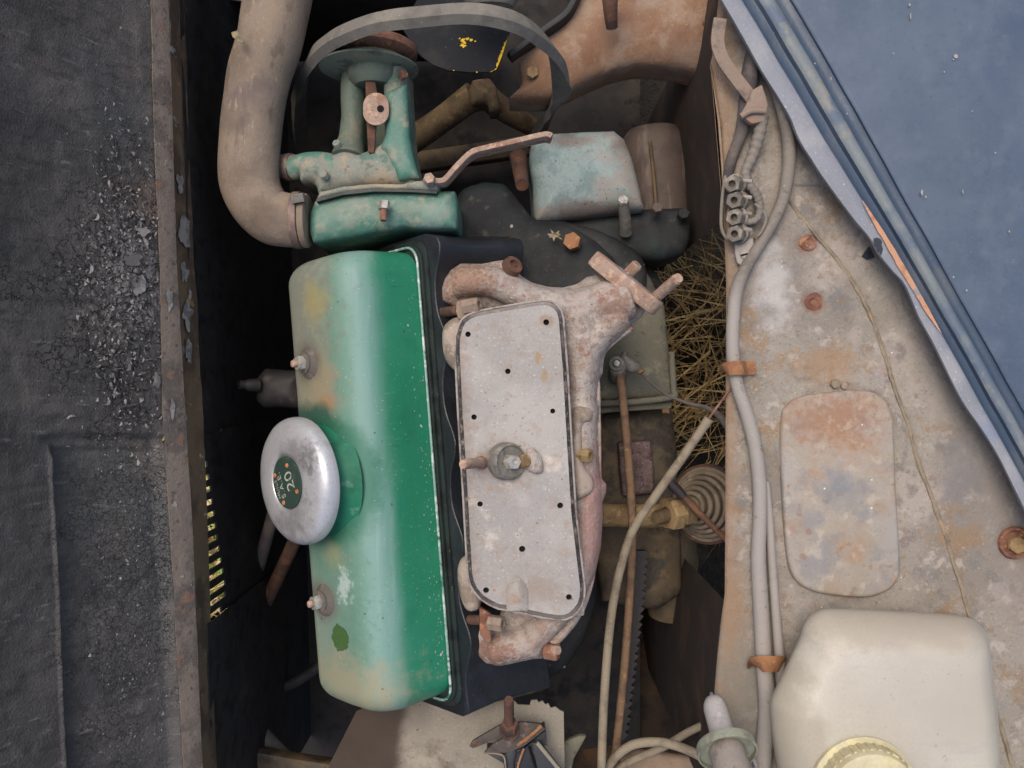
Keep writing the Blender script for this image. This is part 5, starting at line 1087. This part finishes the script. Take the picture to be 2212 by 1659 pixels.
# bared orange strip and torn hole along the edge
orp = [(1838, 428), (1852, 455), (1878, 500), (1905, 545), (1935, 590), (1965, 640), (1992, 690), (2008, 712), (1990, 700), (1962, 658), (1930, 612), (1902, 572), (1880, 532), (1862, 500), (1848, 465)]
M_orange_strip = M_orange
ob_ = B()
top_e, bot_e = [], []
for k in range(30):
    t = k / 29; y = 432 + t * 290
    xc_ = np.interp(y, [p[1] for p in fe], [p[0] for p in fe]); w_ = 1 - .12 * y / 1100
    wd = 10 * math.sin(math.pi * t) ** .6 + random.uniform(-1, 1)
    cxx = esm(y) + .285 * (lpn(y) - esm(y)) + 3
    top_e.append(P(cxx + wd * .5, y, ZF + .0034)); bot_e.append(P(cxx - wd, y, ZF + .0034))
V = top_e + bot_e
ob_.add(V, [(k, k + 1, 31 + k, 30 + k) for k in range(29)])
for v in ob_.v: v.z += nz(v, 25, .0012)
mk('bare_rust_strip', ob_, M_orange, fw)
M_torn = pmat('torn_edge_dark', (44, 50, 60), [L((30, 32, 38), 80, .5, .6)], rough=.7)
hl = []
for q in range(16):
    t = 6.283 * q / 16; rr = random.uniform(.7, 1.15); hl.append((1898 + 9 * math.cos(t) * rr + 5 * math.sin(t), 530 + 20 * math.sin(t) * rr))
mk('torn_hole', B().add([P(x, y, ZF + .0042) for x, y in hl], [tuple(range(16))]), M_torn, fw)
mk('torn_flap', B().prism(PL([(1863, 553), (1878, 532), (1890, 556), (1875, 560)], ZF - .03), .002), M_torn, fw)
sp2 = B()
for (x, y, sx_, sy_) in [(2065, 122, 5, 5), (2060, 128, 2, 2), (1992, 415, 3, 7), (2000, 425, 2, 3), (1795, 170, 2, 4), (1760, 137, 2, 2), (1967, 35, 2, 9), (1965, 10, 2, 4), (2080, 415, 1.5, 6), (1830, 245, 1.5, 2), (2088, 627, 2, 3), (1770, 185, 2, 2), (2040, 155, 2, 2), (1930, 115, 2, 1.5), (2150, 330, 2, 2), (2180, 500, 2, 2.5), (2100, 240, 1.5, 1.5)]:
    k = 8; v = [P(x + sx_ * math.cos(6.283 * q / k) * random.uniform(.6, 1.2), y + sy_ * math.sin(6.283 * q / k) * random.uniform(.6, 1.2), ZF + .0062) for q in range(k)]
    sp2.add(v, [tuple(range(k))])
mk('pale_specks', sp2, M_tab, fw)['kind'] = 'stuff'

# ------------------------------------------------------------------ pipes and looms on the wing
M_strap = pmat('dusty_strap', (138, 120, 106), [L((150, 112, 90), 40, .5, .64, .7), L((104, 92, 84), 50, .52, .64, .8, sd=3)], rough=.85)
lm = cable('grey_loom', 'long grey wiring loom running down the inner wing from the blue edge', [P(1660, 150, -.04), P(1690, 235, -.045), P(1704, 320, -.048), P(1700, 390, -.048), P(1684, 450, -.048), P(1650, 515, -.049), P(1616, 570, -.05), P(1592, 625, -.05), P(1584, 690, -.05), P(1583, 760, -.05), P(1592, 830, -.05), P(1615, 900, -.05), P(1632, 970, -.05), P(1641, 1050, -.05), P(1641, 1130, -.05), P(1638, 1210, -.05), P(1644, 1320, -.05), P(1650, 1430, -.05), P(1658, 1530, -.05), P(1650, 1620, -.05), P(1640, 1720, -.05)], [u(15), u(15), u(15), u(15), u(14), u(13), u(14), u(15), u(15), u(15), u(15), u(16), u(16), u(16), u(16), u(17), u(18), u(18), u(20), u(20), u(20)], M_pipe, 'loom', seg=16)
cable('thin_loom', 'thin grey loom beside the long one, between it and the access cover', [P(1655, 1040, -.053), P(1662, 1120, -.053), P(1668, 1220, -.053), P(1676, 1330, -.053), P(1684, 1430, -.053), P(1690, 1560, -.053)], [u(8), u(9), u(10), u(11), u(12), u(12)], M_pipe, 'loom', seg=12)
cable('dark_pipe', 'dark hose dropping from under the blue edge to the pipe union block', [P(1640, 80, -.05), P(1622, 150, -.05), P(1612, 230, -.05), P(1600, 290, -.052), P(1580, 345, -.055), P(1570, 400, -.06), P(1568, 470, -.065)], [u(20), u(20), u(18), u(14), u(13), u(12), u(8)], M_pipedark, 'hose', seg=14)
cable('thin_pipe', 'thin grey pipe bending down the left side of the union block', [P(1567, 380, -.05), P(1560, 430, -.05), P(1558, 485, -.05), P(1566, 510, -.05), P(1580, 520, -.05)], u(4), M_pipe, 'pipe')
rs = thing('support_strap', 'dusty reddish steel strap with a folded foot under the blue edge', 'strap', P(1590, 160, -.03))
mk('strap', B().sweep([P(1556, 40, -.035), P(1550, 90, -.035), P(1562, 130, -.036), P(1590, 170, -.038), P(1625, 215, -.04)], [(-u(15), -.0015), (u(15), -.0015), (u(15), .0015), (-u(15), .0015)], sm=8), M_strap, rs, bev=.0006)
mk('foot', B().prism(PL([(1612, 225), (1625, 195), (1648, 180), (1660, 225), (1652, 262), (1622, 268), (1598, 250)], -.034), .008).jitter(60, .002), M_strap, rs, bev=.0015)
mk('foot_lip', B().tube([P(1600, 252, -.032), P(1622, 240, -.031), P(1652, 240, -.032)], u(7), seg=10), M_strap, rs)
cable('taped_wire', 'lumpy taped pale wire running from the strap foot to the union block', [P(1648, 250, -.04), P(1640, 290, -.042), P(1626, 335, -.045), P(1610, 375, -.046), P(1620, 400, -.045), P(1636, 425, -.044), P(1642, 450, -.044), P(1632, 475, -.045), P(1606, 480, -.046)], [u(13), u(14), u(13), u(11), u(10), u(10), u(8), u(8), u(8)], M_pipe, 'wire', seg=12, rip=lambda i: .12 * math.sin(i * 1.7))
cable('fine_wire', 'fine grey wire looping right of the pipe union block', [P(1630, 440, -.043), P(1648, 455, -.043), P(1655, 475, -.043), P(1645, 500, -.044), P(1636, 510, -.045)], u(3.5), M_pipe, 'wire')
ub = thing('pipe_union_block', 'grey block with four hollow hexagon pipe nuts screwed to the wing edge', 'union block', P(1600, 470, -.045))
mk('block', B().prism(PL([(1578, 392), (1600, 386), (1622, 395), (1632, 430), (1630, 500), (1634, 515), (1604, 525), (1580, 512)], -.052), .012), M_union, ub, bev=.002)
for (x, y) in ((1580, 402), (1584, 437), (1584, 473), (1585, 508)):
    h_ = mk('pipe_nut', B().hexa(P(x + 12, y - 3, -.05), (-.45, -.15, .85), u(20), .020, hole=u(8), depth=.008, rot=.25), M_union, ub, ang=20)
    mk('collar', B().lathe(P(x + 12, y - 3, -.05), (-.45, -.15, .85), [(u(24), -.001), (u(24), .006), (u(19), .0075)], 22), M_union, h_)
for y in (390, 425, 460, 495):
    mk('pipe_end', B().tube([P(1604, y, -.04), P(1622, y + 2, -.042)], u(5), seg=10, sm=0), M_tab, ub)
mk('tab', B().prism(PL([(1588, 518), (1628, 514), (1629, 552), (1622, 570), (1607, 577), (1593, 568), (1588, 548)], -.0505), .004), M_tab, ub, bev=.0012)
sw = mk('screw', B().lathe(P(1608, 550, -.0505), (0, 0, 1), [(u(11), 0), (u(10), .0016), (u(6), .0024), (0, .0026)], 20), M_tab, ub)
mk('screw_slot', B().box(P(1608, 550, -.0478), (u(8), u(2), 0), (-.0002, .0008, 0), (0, 0, .0003)), M_hole, sw)
for (nm, lab, pts, hh) in (('pipe_clip', 'upper rusty clip strapping the grey loom to the wing edge', [(1565, 800, -.052), (1572, 797, -.042), (1586, 795, -.0385), (1604, 795, -.0405), (1612, 795, -.055), (1632, 794, -.0565)], 16),
                       ('pipe_clip', 'lower orange rusty clip strapping both looms beside the white bottle', [(1628, 1434, -.056), (1632, 1434, -.045), (1648, 1434, -.037), (1670, 1434, -.037), (1686, 1434, -.044), (1690, 1434, -.055)], 18)):
    b = B().sweep([P(*q) for q in pts], [(-u(hh), -.0007), (u(hh), -.0007), (u(hh), .0007), (-u(hh), .0007)], sm=6, up=(0, .05, 1))
    tag(mk(nm, b, M_clip, bev=.0003), lab, 'clip', 'clips holding the loom')
hs_ = [cable('hair_wire', 'hair thin pale wire curling in the dark gap beside the wing top', [P(1530, 225, -.2), P(1514, 270, -.2), P(1520, 300, -.2), P(1545, 330, -.2), P(1568, 345, -.2)], u(1.6), M_tab, 'wire')]

# ------------------------------------------------------------------ washer bottle
wb = thing('washer_bottle', 'cream plastic washer bottle with a yellow screw cap at the lower right', 'bottle', P(1900, 1560, 0))
def ringpts(pts, z, n=3):
    q = catmull([Vector((x, y, 0)) for x, y in pts], n, True); return [P(p.x, p.y, z) for p in q]
base = [(1726, 1378), (1733, 1352), (1748, 1330), (1772, 1317), (1800, 1314), (1900, 1318), (2000, 1323), (2070, 1329), (2100, 1337), (2122, 1355), (2136, 1382), (2141, 1420), (2150, 1490), (2157, 1560), (2160, 1640), (2160, 1740), (2150, 1800), (2100, 1830), (1900, 1830), (1740, 1830), (1700, 1800), (1686, 1700), (1670, 1610), (1664, 1560), (1662, 1522), (1668, 1500), (1690, 1455)]
def bring(k, z, k0=1.0):
    q = catmull([Vector((x, y, 0)) for x, y in base], 3, True); out = []
    for p in q: w0 = P(p.x, p.y, min(z, 0)); c0 = P(1905, 1570, min(z, 0)); v = c0 + (w0 - c0) * k; v.z = z; out.append(v)
    return out
rr_ = [bring(.95, -.058), bring(.985, -.052), bring(1.0, -.04), bring(1.0, -.012)]
for k in range(1, 10):
    ph = R(90 * k / 10); rr_.append(bring(1 - .34 * (1 - math.cos(ph)) , -.012 + .042 * math.sin(ph) ** 1.15))
rr_ += [bring(.52, .0312), bring(.35, .032), bring(.18, .032)]
mk('bottle_body', B().loft(rr_), M_bottle, wb, sub=1, ang=180)
cc = P(1863, 1700, .030)
cp_ = [(0, 0), (u(112, .03), 0), (u(112, .03), .004), (u(104, .03), .0055), (u(101, .03), .006), (u(100, .03), .020), (u(96, .03), .024), (u(86, .03), .0255), (0, .026)]
co_ = mk('screw_cap', B().lathe(cc, (0, 0, 1), cp_, 60), M_cap, wb, ang=40)
for k in range(36):
    a = 2 * math.pi * k / 36
    mk('grip_rib', B().box(cc + Vector((math.cos(a) * u(101, .03), math.sin(a) * u(101, .03), .013)), (math.cos(a) * .0009, math.sin(a) * .0009, 0), (-math.sin(a) * (.0012 if k % 6 else .003), math.cos(a) * (.0012 if k % 6 else .003), 0), (0, 0, .0065)), M_cap, co_)

# ------------------------------------------------------------------ loose headlamp bulb and its wires
hbx = Vector((-.04, .55, -.82)).normalized(); hc = P(1569, 1617, -.0)
lb = thing('headlamp_bulb', 'dusty loose headlamp bulb with a pale metal collar near the bottom edge', 'bulb', hc)
gl_len = .062
mk('glass', B().lathe(hc, hbx, [(.0115, -.004), (.0115, .010), (.0112, .014), (.0112, .040), (.0102, .046), (.0076, .051), (.0035, .0535), (.0020, .0545), (.0015, .0585), (0, .059)], 28), M_glass, lb, ang=70)
mk('collar', B().lathe(hc, hbx, [(.013, .004), (.020, .005), (.0262, .0035), (.0268, .0), (.0268, -.0055), (.0255, -.0055), (.0255, -.001), (.019, .001), (.013, .001)], 44), M_collar, lb)
mk('base', B().lathe(hc, hbx, [(.015, .001), (.0165, -.004), (.0155, -.014), (.0165, -.018), (.016, -.045), (0, -.045)], 32), M_bulbbase, lb)
mk('spring_clip', B().tube([hc + Vector((.004, -.030, .012)), hc + Vector((-.008, -.020, .016)), hc + Vector((-.012, -.014, .016)), hc + Vector((-.016, -.020, .014)), hc + Vector((-.016, -.036, .008))], .0011, seg=8), M_tab, lb)
cable('bulb_wire', 'thick tan wire arching from the cables to the loose bulb', [P(1306, 1670, -.12), P(1330, 1635, -.11), P(1370, 1608, -.10), P(1430, 1604, -.09), P(1490, 1622, -.08), P(1545, 1655, -.06), P(1590, 1700, -.05)], u(10, -.1), M_cable, 'wire', seg=12)
cable('second_bulb_wire', 'second tan wire crossing behind the arching one towards the bulb glass', [P(1312, 1690, -.13), P(1350, 1650, -.13), P(1430, 1615, -.13), P(1490, 1580, -.13), P(1540, 1560, -.12), P(1600, 1552, -.10)], u(8.5, -.13), M_cable, 'wire', seg=12)
cable('tail_wire', 'short pale wire leaving the right side of the bulb collar', [P(1610, 1610, -.04), P(1632, 1650, -.04), P(1642, 1700, -.05)], u(4), M_tab, 'wire')
